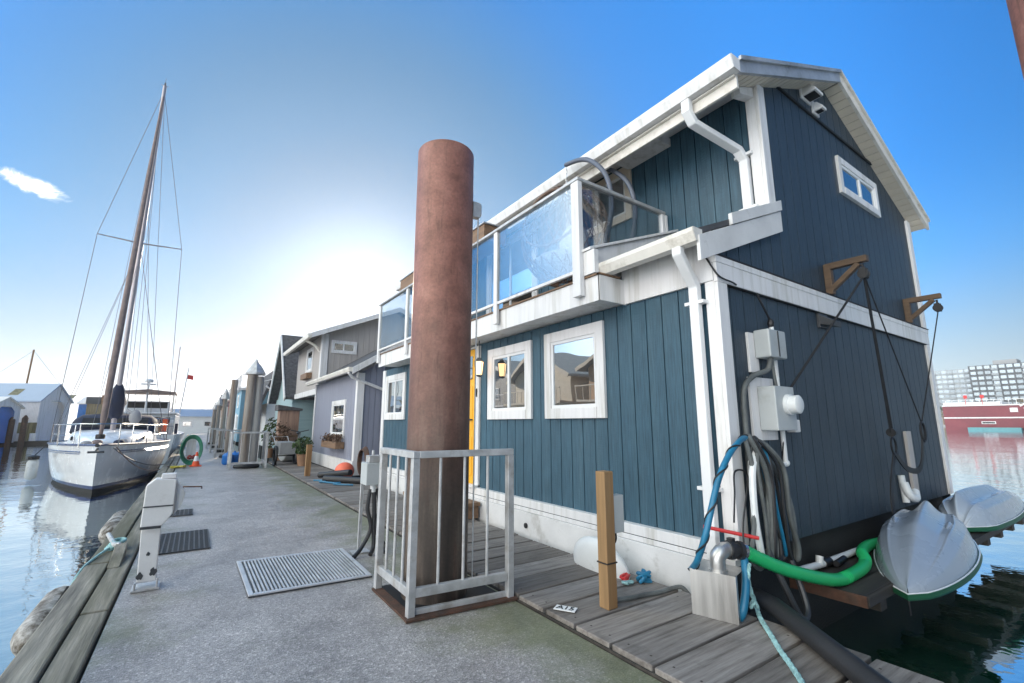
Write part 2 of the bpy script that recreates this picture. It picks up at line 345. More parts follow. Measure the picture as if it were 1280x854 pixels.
def mat_planks():
    mt = bpy.data.materials.new('weathered_planks'); mt.use_nodes = True; nt = mt.node_tree; L = nt.links.new
    b = nt.nodes['Principled BSDF']; tc = N(nt, 'ShaderNodeTexCoord'); sx = N(nt, 'ShaderNodeSeparateXYZ'); L(tc.outputs['Object'], sx.inputs[0])
    dv = N(nt, 'ShaderNodeMath', operation='MULTIPLY_ADD'); L(sx.outputs[1], dv.inputs[0]); dv.inputs[1].default_value = 1/.308; dv.inputs[2].default_value = 2.52/.308
    fl = N(nt, 'ShaderNodeMath', operation='FLOOR'); L(dv.outputs[0], fl.inputs[0])
    wn = N(nt, 'ShaderNodeTexWhiteNoise', noise_dimensions='1D'); L(fl.outputs[0], wn.inputs['W'])
    mp = N(nt, 'ShaderNodeMapping'); mp.inputs['Scale'].default_value = (.07,1,1); L(tc.outputs['Object'], mp.inputs[0])
    ofs = N(nt, 'ShaderNodeCombineXYZ'); L(wn.outputs['Value'], ofs.inputs[0]); sc = N(nt, 'ShaderNodeVectorMath', operation='SCALE'); L(ofs.outputs[0], sc.inputs[0]); sc.inputs['Scale'].default_value = 40.
    av = N(nt, 'ShaderNodeVectorMath', operation='ADD'); L(mp.outputs[0], av.inputs[0]); L(sc.outputs[0], av.inputs[1])
    n1 = N(nt, 'ShaderNodeTexNoise', Scale=26., Detail=8., Roughness=.68); L(av.outputs[0], n1.inputs[0])
    col = ramp(nt, n1.outputs[0], [(.25, (.06,.052,.046)), (.45, (.17,.155,.145)), (.6, (.235,.22,.208)), (.8, (.32,.305,.29))])
    col = mixc(nt, 1., col, ramp(nt, wn.outputs['Value'], [(0, (.66,.62,.58)), (.5, (1,.97,.94)), (1, (1.22,1.18,1.14))]), 'MULTIPLY')
    n2 = N(nt, 'ShaderNodeTexNoise', Scale=2.6, Detail=8., Roughness=.7); L(tc.outputs['Object'], n2.inputs[0])
    col = mixc(nt, ramp(nt, n2.outputs[0], [(.54, g3(0)), (.72, g3(.75))]), col, (.075,.066,.058))
    fr = N(nt, 'ShaderNodeMath', operation='FRACT'); L(dv.outputs[0], fr.inputs[0])
    def near(x, c, wd_):
        q = N(nt, 'ShaderNodeMath', operation='COMPARE'); L(x, q.inputs[0]); q.inputs[1].default_value = c; q.inputs[2].default_value = wd_; return q.outputs[0]
    def comb(op, a_, b_):
        q = N(nt, 'ShaderNodeMath', operation=op); L(a_, q.inputs[0]); L(b_, q.inputs[1]); return q.outputs[0]
    nails = comb('MULTIPLY', comb('MAXIMUM', near(sx.outputs[0], 2.2, .0065), near(sx.outputs[0], 3.08, .0065)), comb('MAXIMUM', near(fr.outputs[0], .22, .021), near(fr.outputs[0], .74, .021)))
    col = mixc(nt, nails, col, (.03,.02,.015))
    L(col, b.inputs['Base Color']); b.inputs['Roughness'].default_value = .8
    bp = N(nt, 'ShaderNodeBump', Strength=.8, Distance=.006); L(n1.outputs[0], bp.inputs['Height']); L(bp.outputs[0], b.inputs['Normal'])
    return mt
M['wood'] = mat_planks()

def mat_pile():
    mt = bpy.data.materials.new('painted_rusting_pile'); mt.use_nodes = True; nt = mt.node_tree; L = nt.links.new
    b = nt.nodes['Principled BSDF']; tc = N(nt, 'ShaderNodeTexCoord'); sx = N(nt, 'ShaderNodeSeparateXYZ'); L(tc.outputs['Object'], sx.inputs[0])
    n1 = N(nt, 'ShaderNodeTexNoise', Scale=5., Detail=8., Roughness=.65); L(tc.outputs['Object'], n1.inputs[0])
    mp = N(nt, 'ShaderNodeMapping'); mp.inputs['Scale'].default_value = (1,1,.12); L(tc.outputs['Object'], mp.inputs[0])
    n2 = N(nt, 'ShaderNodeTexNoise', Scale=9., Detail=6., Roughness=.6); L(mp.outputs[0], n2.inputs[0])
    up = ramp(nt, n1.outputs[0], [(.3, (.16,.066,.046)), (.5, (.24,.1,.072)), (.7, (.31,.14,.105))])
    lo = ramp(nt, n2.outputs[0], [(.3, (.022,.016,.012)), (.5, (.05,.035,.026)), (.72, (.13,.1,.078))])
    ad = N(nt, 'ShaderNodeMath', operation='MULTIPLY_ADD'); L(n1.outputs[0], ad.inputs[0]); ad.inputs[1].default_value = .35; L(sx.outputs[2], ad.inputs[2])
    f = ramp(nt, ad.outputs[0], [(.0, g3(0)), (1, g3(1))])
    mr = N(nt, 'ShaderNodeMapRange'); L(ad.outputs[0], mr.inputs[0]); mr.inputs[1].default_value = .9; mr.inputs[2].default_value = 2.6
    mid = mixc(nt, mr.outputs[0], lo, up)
    L(mid, b.inputs['Base Color']); n6 = N(nt, 'ShaderNodeTexNoise', Scale=16., Detail=8., Roughness=.75); L(mp.outputs[0], n6.inputs[0])
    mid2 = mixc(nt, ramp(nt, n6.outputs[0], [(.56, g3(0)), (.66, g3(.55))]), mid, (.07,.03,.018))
    n7 = N(nt, 'ShaderNodeTexNoise', Scale=45., Detail=5., Roughness=.7); L(tc.outputs['Object'], n7.inputs[0])
    mid2 = mixc(nt, 1., mid2, ramp(nt, n7.outputs[0], [(.3, g3(.78)), (.7, g3(1.22))]), 'MULTIPLY')
    L(mid2, b.inputs['Base Color'])
    b.inputs['Roughness'].default_value = .62
    bp = N(nt, 'ShaderNodeBump', Strength=.25, Distance=.006); L(n1.outputs[0], bp.inputs['Height']); L(bp.outputs[0], b.inputs['Normal'])
    return mt
M['pile'] = mat_pile()

# ------------------------------------------------------------------ camera, light, sky
H = 1.3; HAZE = .0003; HG = .6
cam = bpy.data.cameras.new('camera'); co = bpy.data.objects.new('camera', cam); COL.objects.link(co)
co.location = (0,0,H); cam.sensor_width = 36; cam.lens = 569/1280*36
co.rotation_euler = (R(90)+math.atan(102/569), 0, -R(34.35)); cam.clip_end = 9000; cam.clip_start = .05
scn.camera = co
SEL, SAZ = R(15.6), R(15.7)
SV = Vector((math.cos(SEL)*math.sin(SAZ), math.cos(SEL)*math.cos(SAZ), math.sin(SEL)))
sun = bpy.data.lights.new('sun', 'SUN'); sun.energy = 4.0; sun.angle = R(.5); sun.color = (1,.86,.68)
so = bpy.data.objects.new('sun', sun); COL.objects.link(so); so.rotation_euler = SV.to_track_quat('Z','Y').to_euler(); so.location = (0,0,30)

w = bpy.data.worlds.new('World'); scn.world = w; w.use_nodes = True; nt = w.node_tree; L = nt.links.new
bg = nt.nodes['Background']
sky = N(nt, 'ShaderNodeTexSky'); sky.sky_type = 'NISHITA'; sky.sun_disc = False
sky.sun_elevation = SEL; sky.sun_rotation = SAZ; sky.air_density = 1.0; sky.dust_density = .3; sky.ozone_density = 2.0; sky.altitude = 0
tc = N(nt, 'ShaderNodeTexCoord')
def vdot(v):
    n = N(nt, 'ShaderNodeVectorMath', operation='DOT_PRODUCT'); L(tc.outputs['Generated'], n.inputs[0]); n.inputs[1].default_value = v; return n.outputs['Value']
def powr(x, p, k):
    m0 = N(nt, 'ShaderNodeMath', operation='MAXIMUM'); L(x, m0.inputs[0]); m0.inputs[1].default_value = 0
    m1 = N(nt, 'ShaderNodeMath', operation='POWER'); L(m0.outputs[0], m1.inputs[0]); m1.inputs[1].default_value = p
    m2 = N(nt, 'ShaderNodeMath', operation='MULTIPLY'); L(m1.outputs[0], m2.inputs[0]); m2.inputs[1].default_value = k; return m2.outputs[0]
def addv(*xs):
    r = xs[0]
    for x in xs[1:]:
        a = N(nt, 'ShaderNodeMath', operation='ADD'); L(r, a.inputs[0]); L(x, a.inputs[1]); r = a.outputs[0]
    return r
sd = vdot(SV)
# clear blue ahead; extra brightness added to the unseen left sky to fill shade
FILL_GAIN = 7.6
def mrange(x, a0, a1, b0, b1):
    n = N(nt, 'ShaderNodeMapRange'); n.interpolation_type = 'SMOOTHSTEP'; L(x, n.inputs[0])
    for i_, v_ in ((1,a0),(2,a1),(3,b0),(4,b1)): n.inputs[i_].default_value = v_
    return n.outputs[0]
hs = N(nt, 'ShaderNodeHueSaturation', Saturation=1.25, Value=1.0); L(sky.outputs[0], hs.inputs['Color'])
bwn = N(nt, 'ShaderNodeRGBToBW'); L(sky.outputs[0], bwn.inputs[0])
hz = N(nt, 'ShaderNodeVectorMath', operation='SCALE'); hz.inputs[0].default_value = (1.05,.965,.89); L(bwn.outputs[0], hz.inputs['Scale'])
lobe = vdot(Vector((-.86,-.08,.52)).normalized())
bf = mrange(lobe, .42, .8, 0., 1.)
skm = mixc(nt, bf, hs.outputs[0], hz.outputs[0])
gain = N(nt, 'ShaderNodeMath', operation='MULTIPLY'); gs = N(nt, 'ShaderNodeMath', operation='MULTIPLY'); L(mrange(sd, .995, .5, .42, 1.4), gs.inputs[0]); L(mrange(sd, .7, .1, 1., .68), gs.inputs[1]); gd = N(nt, 'ShaderNodeMath', operation='MULTIPLY'); L(gs.outputs[0], gd.inputs[0]); L(mrange(sd, .93, .995, 1., .8), gd.inputs[1]); L(gd.outputs[0], gain.inputs[0]); L(addv(mrange(lobe, .42, .92, .0, FILL_GAIN), mrange(sd, .1, -.6, 1., .22)), gain.inputs[1])
sep = N(nt, 'ShaderNodeSeparateXYZ'); L(tc.outputs['Generated'], sep.inputs[0])
skm = mixc(nt, 1., skm, ramp(nt, sep.outputs[2], [(0, (.47,.49,.52)), (.1, (.52,.54,.56)), (.3, (.74,.76,.78)), (.7, (.84,1.0,1.02))]), 'MULTIPLY')
bw3 = N(nt, 'ShaderNodeRGBToBW'); L(skm, bw3.inputs[0])
near_sun = N(nt, 'ShaderNodeVectorMath', operation='SCALE'); near_sun.inputs[0].default_value = (.80,1.08,1.42); L(bw3.outputs[0], near_sun.inputs['Scale'])
skm = mixc(nt, mrange(sd, .78, .95, 0., .85), skm, near_sun.outputs[0])
tint = ramp(nt, sd, [(.2, (.26,.6,.80)), (.5, (.27,.62,.86)), (.72, (.32,.76,1.02)), (.87, (.52,.98,1.24)), (.95, (.70,1.04,1.28)), (1., (1.,1.04,1.1))])
lobm = mrange(lobe, .45, .8, 1., 0.)
tmk = N(nt, 'ShaderNodeMath', operation='MULTIPLY'); L(mrange(sep.outputs[2], .05, .45, .45, 1.), tmk.inputs[0]); L(lobm, tmk.inputs[1])
skm = mixc(nt, tmk.outputs[0], skm, mixc(nt, 1., skm, tint, 'MULTIPLY'))
bw2 = N(nt, 'ShaderNodeRGBToBW'); L(skm, bw2.inputs[0])
pale = N(nt, 'ShaderNodeVectorMath', operation='SCALE'); pale.inputs[0].default_value = (.93,1.0,1.1); L(bw2.outputs[0], pale.inputs['Scale'])
skm = mixc(nt, mrange(sep.outputs[2], .3, .0, 0., .8), skm, pale.outputs[0])
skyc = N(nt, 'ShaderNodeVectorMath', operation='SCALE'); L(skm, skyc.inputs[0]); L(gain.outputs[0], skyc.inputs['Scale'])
glow = addv(powr(sd, 12000, 300.), powr(sd, 1800, 5.), powr(sd, 90, .7))
gl = N(nt, 'ShaderNodeVectorMath', operation='SCALE'); gl.inputs[0].default_value = (1,.93,.82); L(glow, gl.inputs['Scale'])
sumc = N(nt, 'ShaderNodeVectorMath', operation='ADD'); L(skyc.outputs[0], sumc.inputs[0]); L(gl.outputs[0], sumc.inputs[1])
# one small fair-weather cloud low in the north-west
cd = Vector((-.232,.906,.343)).normalized(); ce = cd.cross(Vector((0,0,1))).normalized(); cu = ce.cross(cd)
def sub(a, b):
    n = N(nt, 'ShaderNodeMath', operation='SUBTRACT'); L(a, n.inputs[0])
    if isinstance(b, float): n.inputs[1].default_value = b
    else: L(b, n.inputs[1])
    return n.outputs[0]
ea = powr(vdot(ce), 1, 1); 
def lin(v, k):
    m = N(nt, 'ShaderNodeMath', operation='MULTIPLY'); L(v, m.inputs[0]); m.inputs[1].default_value = k; return m.outputs[0]
def sq(v):
    m = N(nt, 'ShaderNodeMath', operation='MULTIPLY'); L(v, m.inputs[0]); L(v, m.inputs[1]); return m.outputs[0]
xa = vdot(ce); ya = vdot(cu + ce*.2)
dist = addv(sq(lin(xa, 1/.042)), sq(lin(ya, 1/.0145)))
cn = N(nt, 'ShaderNodeTexNoise', Scale=30., Detail=10., Roughness=.72, Distortion=.6); L(tc.outputs['Generated'], cn.inputs[0])
cv = addv(lin(cn.outputs[0], 2.6), lin(dist, -.75)); front = N(nt, 'ShaderNodeMath', operation='GREATER_THAN'); L(vdot(cd), front.inputs[0]); front.inputs[1].default_value = .5
cm = ramp(nt, cv, [(.55, g3(0)), (.82, g3(.3)), (1., g3(.8))])
cmf = N(nt, 'ShaderNodeMath', operation='MULTIPLY'); L(cm, cmf.inputs[0]); L(front.outputs[0], cmf.inputs[1])
CLOUD = (4.6, 4.7, 4.8)
mixcl = mixc(nt, cmf.outputs[0], sumc.outputs[0], CLOUD)
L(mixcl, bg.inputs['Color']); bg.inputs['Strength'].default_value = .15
vs = scn.view_settings; vs.view_transform = 'Standard'; vs.look = 'None'; vs.gamma = 1; vs.use_curve_mapping = False; vs.exposure = 1.0

# ------------------------------------------------------------------ setting: water, walkway, deck
struct(MB().add([(-4000,-3000,-.5),(4000,-3000,-.5),(4000,5000,-.5),(-4000,5000,-.5)], [(0,1,2,3)]).build('water', M['water']))
struct(MB().box(-.36,2.1,-5,75,-.28,0).build('walkway', M['concrete'], bev=.012))
b = MB()
for y in range(-5, 75, 5): b.box(-.3,2.04,y+.06,y+4.94,-.8,-.285)
struct(b.build('walkway_float', M['concretefloat']))
b = MB(); y = -2.52
while y < 17.4:
    wd = .30
    if not (9.5 < y < 12.2 and False):
        x1 = 3.2 + rnd.uniform(-.015,.015); dz = rnd.uniform(-.004,.004)
        b.box(2.118+rnd.uniform(-.006,.006), x1, y, y+wd-.012-rnd.uniform(0,.008), -.03+dz, .036+dz)
    y += .308
struct(b.build('plank_deck', M['wood'], bev=.006))
struct(MB().box(2.14,2.2,-2.5,17.3,-.2,-.034).box(3.08,3.14,-2.5,17.3,-.2,-.034).box(2.6,2.68,-2.5,17.3,-.2,-.034).build('deck_joists', M['darkwood']))
struct(MB().bar((2.109,-2.5,-.005),(2.109,17.3,-.005),.012,.03).build('deck_edge_strip', M['darkwood']))
# kerb timbers, left edge
b = MB(); y = -3.
while y < 60:
    l = rnd.uniform(3.2,4.2); b.box(-.525,-.375,y,y+l-.02,-.2,.018+rnd.uniform(-.006,.006)); y += l
y = -1.5
while y < 60:
    l = rnd.uniform(3.6,4.6); b.box(-.70,-.535,y,y+l-.02,-.22,.03+rnd.uniform(-.008,.008)); y += l
struct(b.build('kerb_timbers', M['woodY'], bev=.012))

# ------------------------------------------------------------------ generic house parts
def siding(mb, axis, a0, a1, zb, zt, plane, step=.2, g=.012, d=.014, extra=()):
    """vertical grooved boards facing -x (axis 'y') or -y (axis 'x')"""
    cuts = [a0]; a = a0 + step
    while a < a1-.03: cuts.append(a); a += step
    cuts.append(a1)
    P = (lambda a,z,dp: (a, plane+dp, z)) if axis == 'x' else (lambda a,z,dp: (plane+dp, a, z))
    for i in range(len(cuts)-1):
        l = cuts[i]+(g/2 if i else 0); r = cuts[i+1]-(g/2 if i < len(cuts)-2 else 0)
        seg = [l] + [e for e in extra if l < e < r] + [r]
        for p, q in zip(seg[:-1], seg[1:]):
            if zt(p)-zb(p) < .004 and zt(q)-zb(q) < .004: continue
            mb.add([P(p,zb(p),0),P(q,zb(q),0),P(q,max(zt(q),zb(q)),0),P(p,max(zt(p),zb(p)),0)], [(0,1,2,3)])
        if i < len(cuts)-2:
            e = cuts[i+1]; x0 = e-g/2; x1 = e+g/2
            if zt(e)-zb(e) < .01: continue
            mb.add([P(x0,zb(x0),0),P(x0,zt(x0),0),P(x0,zt(x0),d),P(x0,zb(x0),d)], [(0,1,2,3)])
            mb.add([P(x1,zb(x1),0),P(x1,zt(x1),0),P(x1,zt(x1),d),P(x1,zb(x1),d)], [(0,1,2,3)])
            mb.add([P(x0,zb(x0),d),P(x1,zb(x1),d),P(x1,zt(x1),d),P(x0,zt(x0),d)], [(0,1,2,3)])
def clap(mb, axis, a0, a1, zb, zt, plane, step=.16, d=.014):
    P = (lambda a,z,dp: (a, plane-dp, z)) if axis == 'x' else (lambda a,z,dp: (plane-dp, a, z))
    z = zb
    while z < zt-.01:
        z1 = min(z+step, zt)
        mb.add([P(a0,z,d),P(a1,z,d),P(a1,z1,0),P(a0,z1,0)], [(0,1,2,3)])
        mb.add([P(a0,z,0),P(a1,z,0),P(a1,z,d),P(a0,z,d)], [(0,1,2,3)])
        z = z1
def fb(mb, axis, plane, a0, a1, d0, d1, z0, z1):
    if axis == 'x': mb.box(a0,a1,plane-d1,plane-d0,z0,z1)
    else: mb.box(plane-d1,plane-d0,a0,a1,z0,z1)
def window(parent, axis, plane, a0, a1, z0, z1, fw=.1, mull=(), bars=(), fm=None, name='window', proud=.035, label=None):
    b = MB()
    fb(b,axis,plane,a0,a0+fw,0,proud,z0,z1); fb(b,axis,plane,a1-fw,a1,0,proud,z0,z1)
    fb(b,axis,plane,a0+fw,a1-fw,0,proud-.002,z1-fw,z1); fb(b,axis,plane,a0+fw,a1-fw,0,proud+.006,z0,z0+fw)
    fr = b.build(name, fm or M['white'], parent, bev=.003)
    if label: fr['label'] = label
    s = MB(); i0=a0+fw; i1=a1-fw; k0=z0+fw; k1=z1-fw; t=.035; p2=.022
    fb(s,axis,plane,i0,i0+t,0,p2,k0,k1); fb(s,axis,plane,i1-t,i1,0,p2,k0,k1)
    fb(s,axis,plane,i0+t,i1-t,0,p2-.001,k0,k0+t); fb(s,axis,plane,i0+t,i1-t,0,p2-.001,k1-t,k1)
    for m in mull: fb(s,axis,plane,m-.02,m+.02,0,p2+.002,k0+t,k1-t)
    for z in bars: fb(s,axis,plane,i0+t,i1-t,0,p2+.001,z-.02,z+.02)
    s.build('sash', M['vinyl'], fr, bev=.002)
    g = MB(); fb(g,axis,plane,i0+.01,i1-.01,.002,.008,k0+.01,k1-.01); g.build('pane', M['pane'], fr)
    return fr

# ------------------------------------------------------------------ the blue houseboat
hb = T('houseboat', 'two storey blue houseboat with white trim, glass balcony and yellow door', 'houseboat', (3.4,2.02,-.5))
X0, Y0, X1, Y1 = 3.4, 2.02, 8.79, 10.05
RX, RZ, RS = 6.2, 5.5, .43
zroof = lambda x: RZ - RS*abs(x-RX)
b = MB(); b.box(3.335,8.75,2.1,10.03,-.95,.33); b.build('float', M['concretefloat'], hb, bev=.01)
b = MB(); b.box(3.312,3.36,2.06,10.03,-.75,.268); b.build('float_skirt', M['whitedirty'], hb, bev=.004)
b = MB(); b.box(3.335,3.5,1.99,10.06,.315,.405).box(3.328,3.5,2.0,10.055,.2705,.3135); b; b.build('base_trim', M['white'], hb, bev=.004)
b = MB()
for y,z in ((4.55,.14),(5.3,.18),(7.6,.15)): b.lathe([(.032,0),(.032,.012),(.026,.014),(.001,.014)], (0,0,0), 14); 
b = MB()
for y,z in ((4.55,.12),(6.9,.14)):
    c = MB().lathe([(.001,0),(.03,0),(.03,.012),(.001,.012)], (0,0,0), 14); c.xf(Matrix.Translation((3.309,y,z)) @ Matrix.Rotation(R(-90),4,'Y')); b.add(c.v, c.f)
b.build('scupper', M['blackshade'], hb)
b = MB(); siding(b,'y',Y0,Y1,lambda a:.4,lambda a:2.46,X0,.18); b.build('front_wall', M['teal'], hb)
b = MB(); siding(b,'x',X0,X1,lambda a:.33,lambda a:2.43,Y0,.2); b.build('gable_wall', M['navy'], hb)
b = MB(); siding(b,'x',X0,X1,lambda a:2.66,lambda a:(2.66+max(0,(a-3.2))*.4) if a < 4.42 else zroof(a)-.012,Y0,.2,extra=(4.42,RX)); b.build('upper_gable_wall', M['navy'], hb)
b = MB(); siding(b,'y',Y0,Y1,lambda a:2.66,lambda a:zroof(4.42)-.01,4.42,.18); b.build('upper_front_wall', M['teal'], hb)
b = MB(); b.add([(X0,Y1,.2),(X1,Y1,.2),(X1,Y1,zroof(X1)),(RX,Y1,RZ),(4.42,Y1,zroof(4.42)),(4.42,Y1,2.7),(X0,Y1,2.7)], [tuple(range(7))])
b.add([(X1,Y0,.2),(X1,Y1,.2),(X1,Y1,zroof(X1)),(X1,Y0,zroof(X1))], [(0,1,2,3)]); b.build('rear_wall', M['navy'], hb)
# belt and frieze
b = MB(); b.box(3.372,8.82,1.985,2.018,2.435,2.655); b.box(3.36,8.825,1.978,2.018,2.6,2.655); b.build('belt_trim', M['white'], hb, bev=.003)
b = MB(); b.box(3.36,8.825,1.972,2.018,2.657,2.668).box(3.52,8.82,1.99,2.018,2.425,2.433); b.build('belt_flashing', M['blackshade'], hb)
b = MB(); b.box(3.366,3.398,2.02,2.985,2.45,2.9); b.build('frieze', M['white'], hb, bev=.003)
# corner trims
MB().box(3.372,3.51,1.985,2.019,.405,2.433).build('corner_trim', M['white'], hb, bev=.004); MB().box(3.372,3.399,2.0195,2.1,.405,2.448).build('corner_trim', M['white'], hb, bev=.004)
for za,zb_ in ((.34,2.43),(2.67,4.36)): MB().box(8.68,8.815,1.987,2.019,za,zb_).build('corner_trim', M['white'], hb, bev=.004)
MB().box(4.385,4.52,1.985,2.019,3.2,zroof(4.45)-.02).build('corner_trim', M['white'], hb, bev=.004); MB().box(4.385,4.419,2.0195,2.12,3.2,zroof(4.42)-.02).build('corner_trim', M['white'], hb, bev=.004)
MB().box(3.372,3.399,9.93,10.05,.4,2.45).build('corner_trim', M['white'], hb, bev=.004); MB().box(3.372,3.5,10.0505,10.08,.4,2.45).build('corner_trim', M['white'], hb, bev=.004)
# lower roof with rake board
lz = lambda x: 2.83+(x-3.14)*.415
b = MB(); b.prism([(3.14,lz(3.14)-.05),(4.415,lz(4.415)-.05),(4.415,lz(4.415)+.0),(3.14,lz(3.14))],'y',1.97,3.03); b.build('lower_roof', M['roof'], hb)
b = MB(); b.prism([(3.12,lz(3.12)-.27),(4.53,lz(4.53)-.27),(4.53,lz(4.53)-.06),(3.12,lz(3.12)-.06)],'y',1.955,1.985)
b.prism([(3.6,lz(3.6)-.055),(4.53,lz(4.53)-.055),(4.53,lz(4.53)+.05),(3.6,lz(3.6)+.05)],'y',1.94,1.975); b.build('rake_board', M['whitedirty'], hb, bev=.003)
def gutter(mb, x, y0, y1, zt, wd=.12, ht=.11):
    prof = [(x+wd,zt),(x+wd,zt-ht),(x+.03,zt-ht),(x,zt-.035),(x,zt),(x+.012,zt),(x+.012,zt-.035),(x+.036,zt-ht+.012),(x+wd-.01,zt-ht+.012),(x+wd-.01,zt)]
    mb.prism(prof,'y',y0,y1)
    mb.prism([(x+wd,zt),(x+wd,zt-ht),(x+.03,zt-ht),(x,zt-.035),(x,zt)],'y',y0-.004,y0+.004); mb.prism([(x+wd,zt),(x+wd,zt-ht),(x+.03,zt-ht),(x,zt-.035),(x,zt)],'y',y1-.004,y1+.004)
b = MB(); gutter(b,3.06,1.97,3.03,2.82); b.build('gutter', M['gutter'], hb)
def spout(pts, wd, dp, mat_, straps=()):
    b = MB()
    P = [Vector(p) for p in pts]
    # rectangular tube with mitred joints, section axes: y (width) and x/z plane normal
    vs=[]
    for i,p in enumerate(P):
        a = (P[i]-P[i-1]).normalized() if i else (P[1]-P[0]).normalized()
        c = (P[i+1]-P[i]).normalized() if i < len(P)-1 else a
        t = (a+c).normalized(); nrm = Vector((0,1,0)).cross(t).normalized(); k = 1/max(.5, nrm.dot(Vector((0,1,0)).cross(a).normalized()))
        for sy, sn in ((-1,-1),(1,-1),(1,1),(-1,1)): vs.append(p+Vector((0,1,0))*sy*wd/2+nrm*sn*dp/2*k)
    fs=[(0,1,2,3)[::-1]]+[(4*i+j,4*i+(j+1)%4,4*i+4+(j+1)%4,4*i+4+j) for i in range(len(P)-1) for j in range(4)]+[tuple(range(4*len(P)-4,4*len(P)))]
    b.add(vs,fs); o = b.build('downspout', mat_, hb, bev=.012)
    if straps:
        s = MB()
        for x,y,z in straps: s.box(x-dp/2-.004,x+dp/2+.01,y-wd/2-.045,y+wd/2+.045,z-.014,z+.014)
        s.build('strap', mat_, o, bev=.002)
    return o
spout([(3.12,2.155,2.72),(3.12,2.155,2.66),(3.325,2.165,2.42),(3.325,2.165,.62),(3.27,2.13,.47),(3.27,2.13,.3)], .085,.065, M['vinyl'], ((3.335,2.165,2.28),(3.335,2.165,.8)))
# main roof
b = MB(); b.prism([(3.74,zroof(3.74)),(RX,RZ),(9.05,zroof(9.05)),(9.05,zroof(9.05)+.11),(RX,RZ+.12),(3.74,zroof(3.74)+.11)],'y',1.86,10.3)
roof = b.build('roof', M['roof'], hb)
b = MB()
def soff(mb, xa, xb, y0, y1, st=.115):
    n = max(1,int(abs(xb-xa)/st)); 
    for i in range(n):
        p = xa+(xb-xa)*i/n; q = xa+(xb-xa)*(i+1)/n-.012*(1 if xb>xa else -1)
        mb.add([(p,y0,zroof(p)-.016),(q,y0,zroof(q)-.016),(q,y1,zroof(q)-.016),(p,y1,zroof(p)-.016),(p,y0,zroof(p)-.006),(q,y0,zroof(q)-.006),(q,y1,zroof(q)-.006),(p,y1,zroof(p)-.006)],
               [(0,3,2,1),(4,5,6,7),(0,1,5,4),(1,2,6,5),(2,3,7,6),(3,0,4,7)])
soff(b,RX+.01,9.04,1.85,2.03); soff(b,3.76,RX-.01,1.85,2.03); b.build('soffit', M['cream'], roof)
b = MB(); b.add([(3.76,2.035,zroof(3.76)-.01),(4.41,2.035,zroof(4.41)-.01),(4.41,10.2,zroof(4.41)-.01),(3.76,10.2,zroof(3.76)-.01)], [(0,1,2,3)]); b.prism([(4.12,zroof(4.12)-.09),(4.384,zroof(4.384)-.13),(4.384,zroof(4.384)-.02),(4.12,zroof(4.12)-.02)],'y',2.03,2.12); b.build('eave_soffit', M['white'], roof)
b = MB()
def rake(mb, xa, xb, h0, h1, y0, y1):
    mb.prism([(xa,zroof(xa)+h0),(xb,zroof(xb)+h0),(xb,zroof(xb)+h1),(xa,zroof(xa)+h1)],'y',y0,y1)
rake(b,3.74,RX-.001,-.02,.125,1.825,1.858); rake(b,3.74,RX-.001,.1,.14,1.80,1.824); b.build('rake_flashing', M['flash'], roof)
b = MB(); rake(b,RX+.001,9.07,-.02,.125,1.825,1.858); rake(b,RX+.001,9.07,.1,.14,1.80,1.824); b.build('rake_fascia', M['gutter'], roof)
b = MB(); gutter(b,3.6,1.82,10.25,zroof(3.74)+.1,.135,.125); b.build('gutter', M['white'], roof)
b = MB(); b.box(3.736,3.765,1.86,10.25,4.29,zroof(3.74)+.05); b.box(3.7,3.735,1.86,10.25,4.395,4.408); b.build('eave_fascia', M['gutter'], roof, bev=.003)
b = MB(); b.box(3.95,4.415,3.05,3.7,4.6,4.7); b.build('eave_lookout', M['white'], roof, bev=.003)
spout([(3.672,2.33,4.43),(3.672,2.33,4.3),(3.74,2.32,4.2),(4.3,2.2,4.05),(4.375,2.18,3.95),(4.375,2.18,3.34)], .09,.07, M['vinyl'], ((4.385,2.18,4.0),(4.385,2.18,3.42)))
b = MB(); b.bar((4.53,2.008,4.93),(7.55,2.008,4.915),.02,.028); b.build('sheet_flashing', M['blackshade'], hb)
# gable window, vents, lamp
window(hb,'x',Y0,6.28,7.55,4.1,4.6,.085,mull=(6.95,))
def vent(x,z,wd,ht,dp):
    b = MB(); b.box(x-wd/2-.03,x+wd/2+.03,2.0,2.019,z-ht/2-.03,z+ht/2+.03)
    b.prism([(2.0,z-ht/2),(2.0,z+ht/2),(2.0-dp*.35,z+ht/2),(2.0-dp,z-ht/2+.03),(2.0-dp,z-ht/2)],'x',x-wd/2,x+wd/2)
    o = b.build('vent_hood', M['whitedirty'], hb, bev=.004); MB().box(x-wd/2+.02,x+wd/2-.02,2.02-dp,1.995,z-ht/2-.006,z-ht/2-.001).build('vent_opening', M['blackshade'], o)  # black sheet stands in for the shade inside the hood
vent(5.6,5.16,.2,.15,.14); vent(5.84,5.06,.11,.11,.09)
b = MB(); b.box(5.2,5.4,1.99,2.019,2.27,2.42); b.prism([(1.99,2.4),(1.99,2.3),(1.88,2.27),(1.87,2.32)],'x',5.2,5.4); b.build('motion_light', M['greydark'], hb, bev=.004)
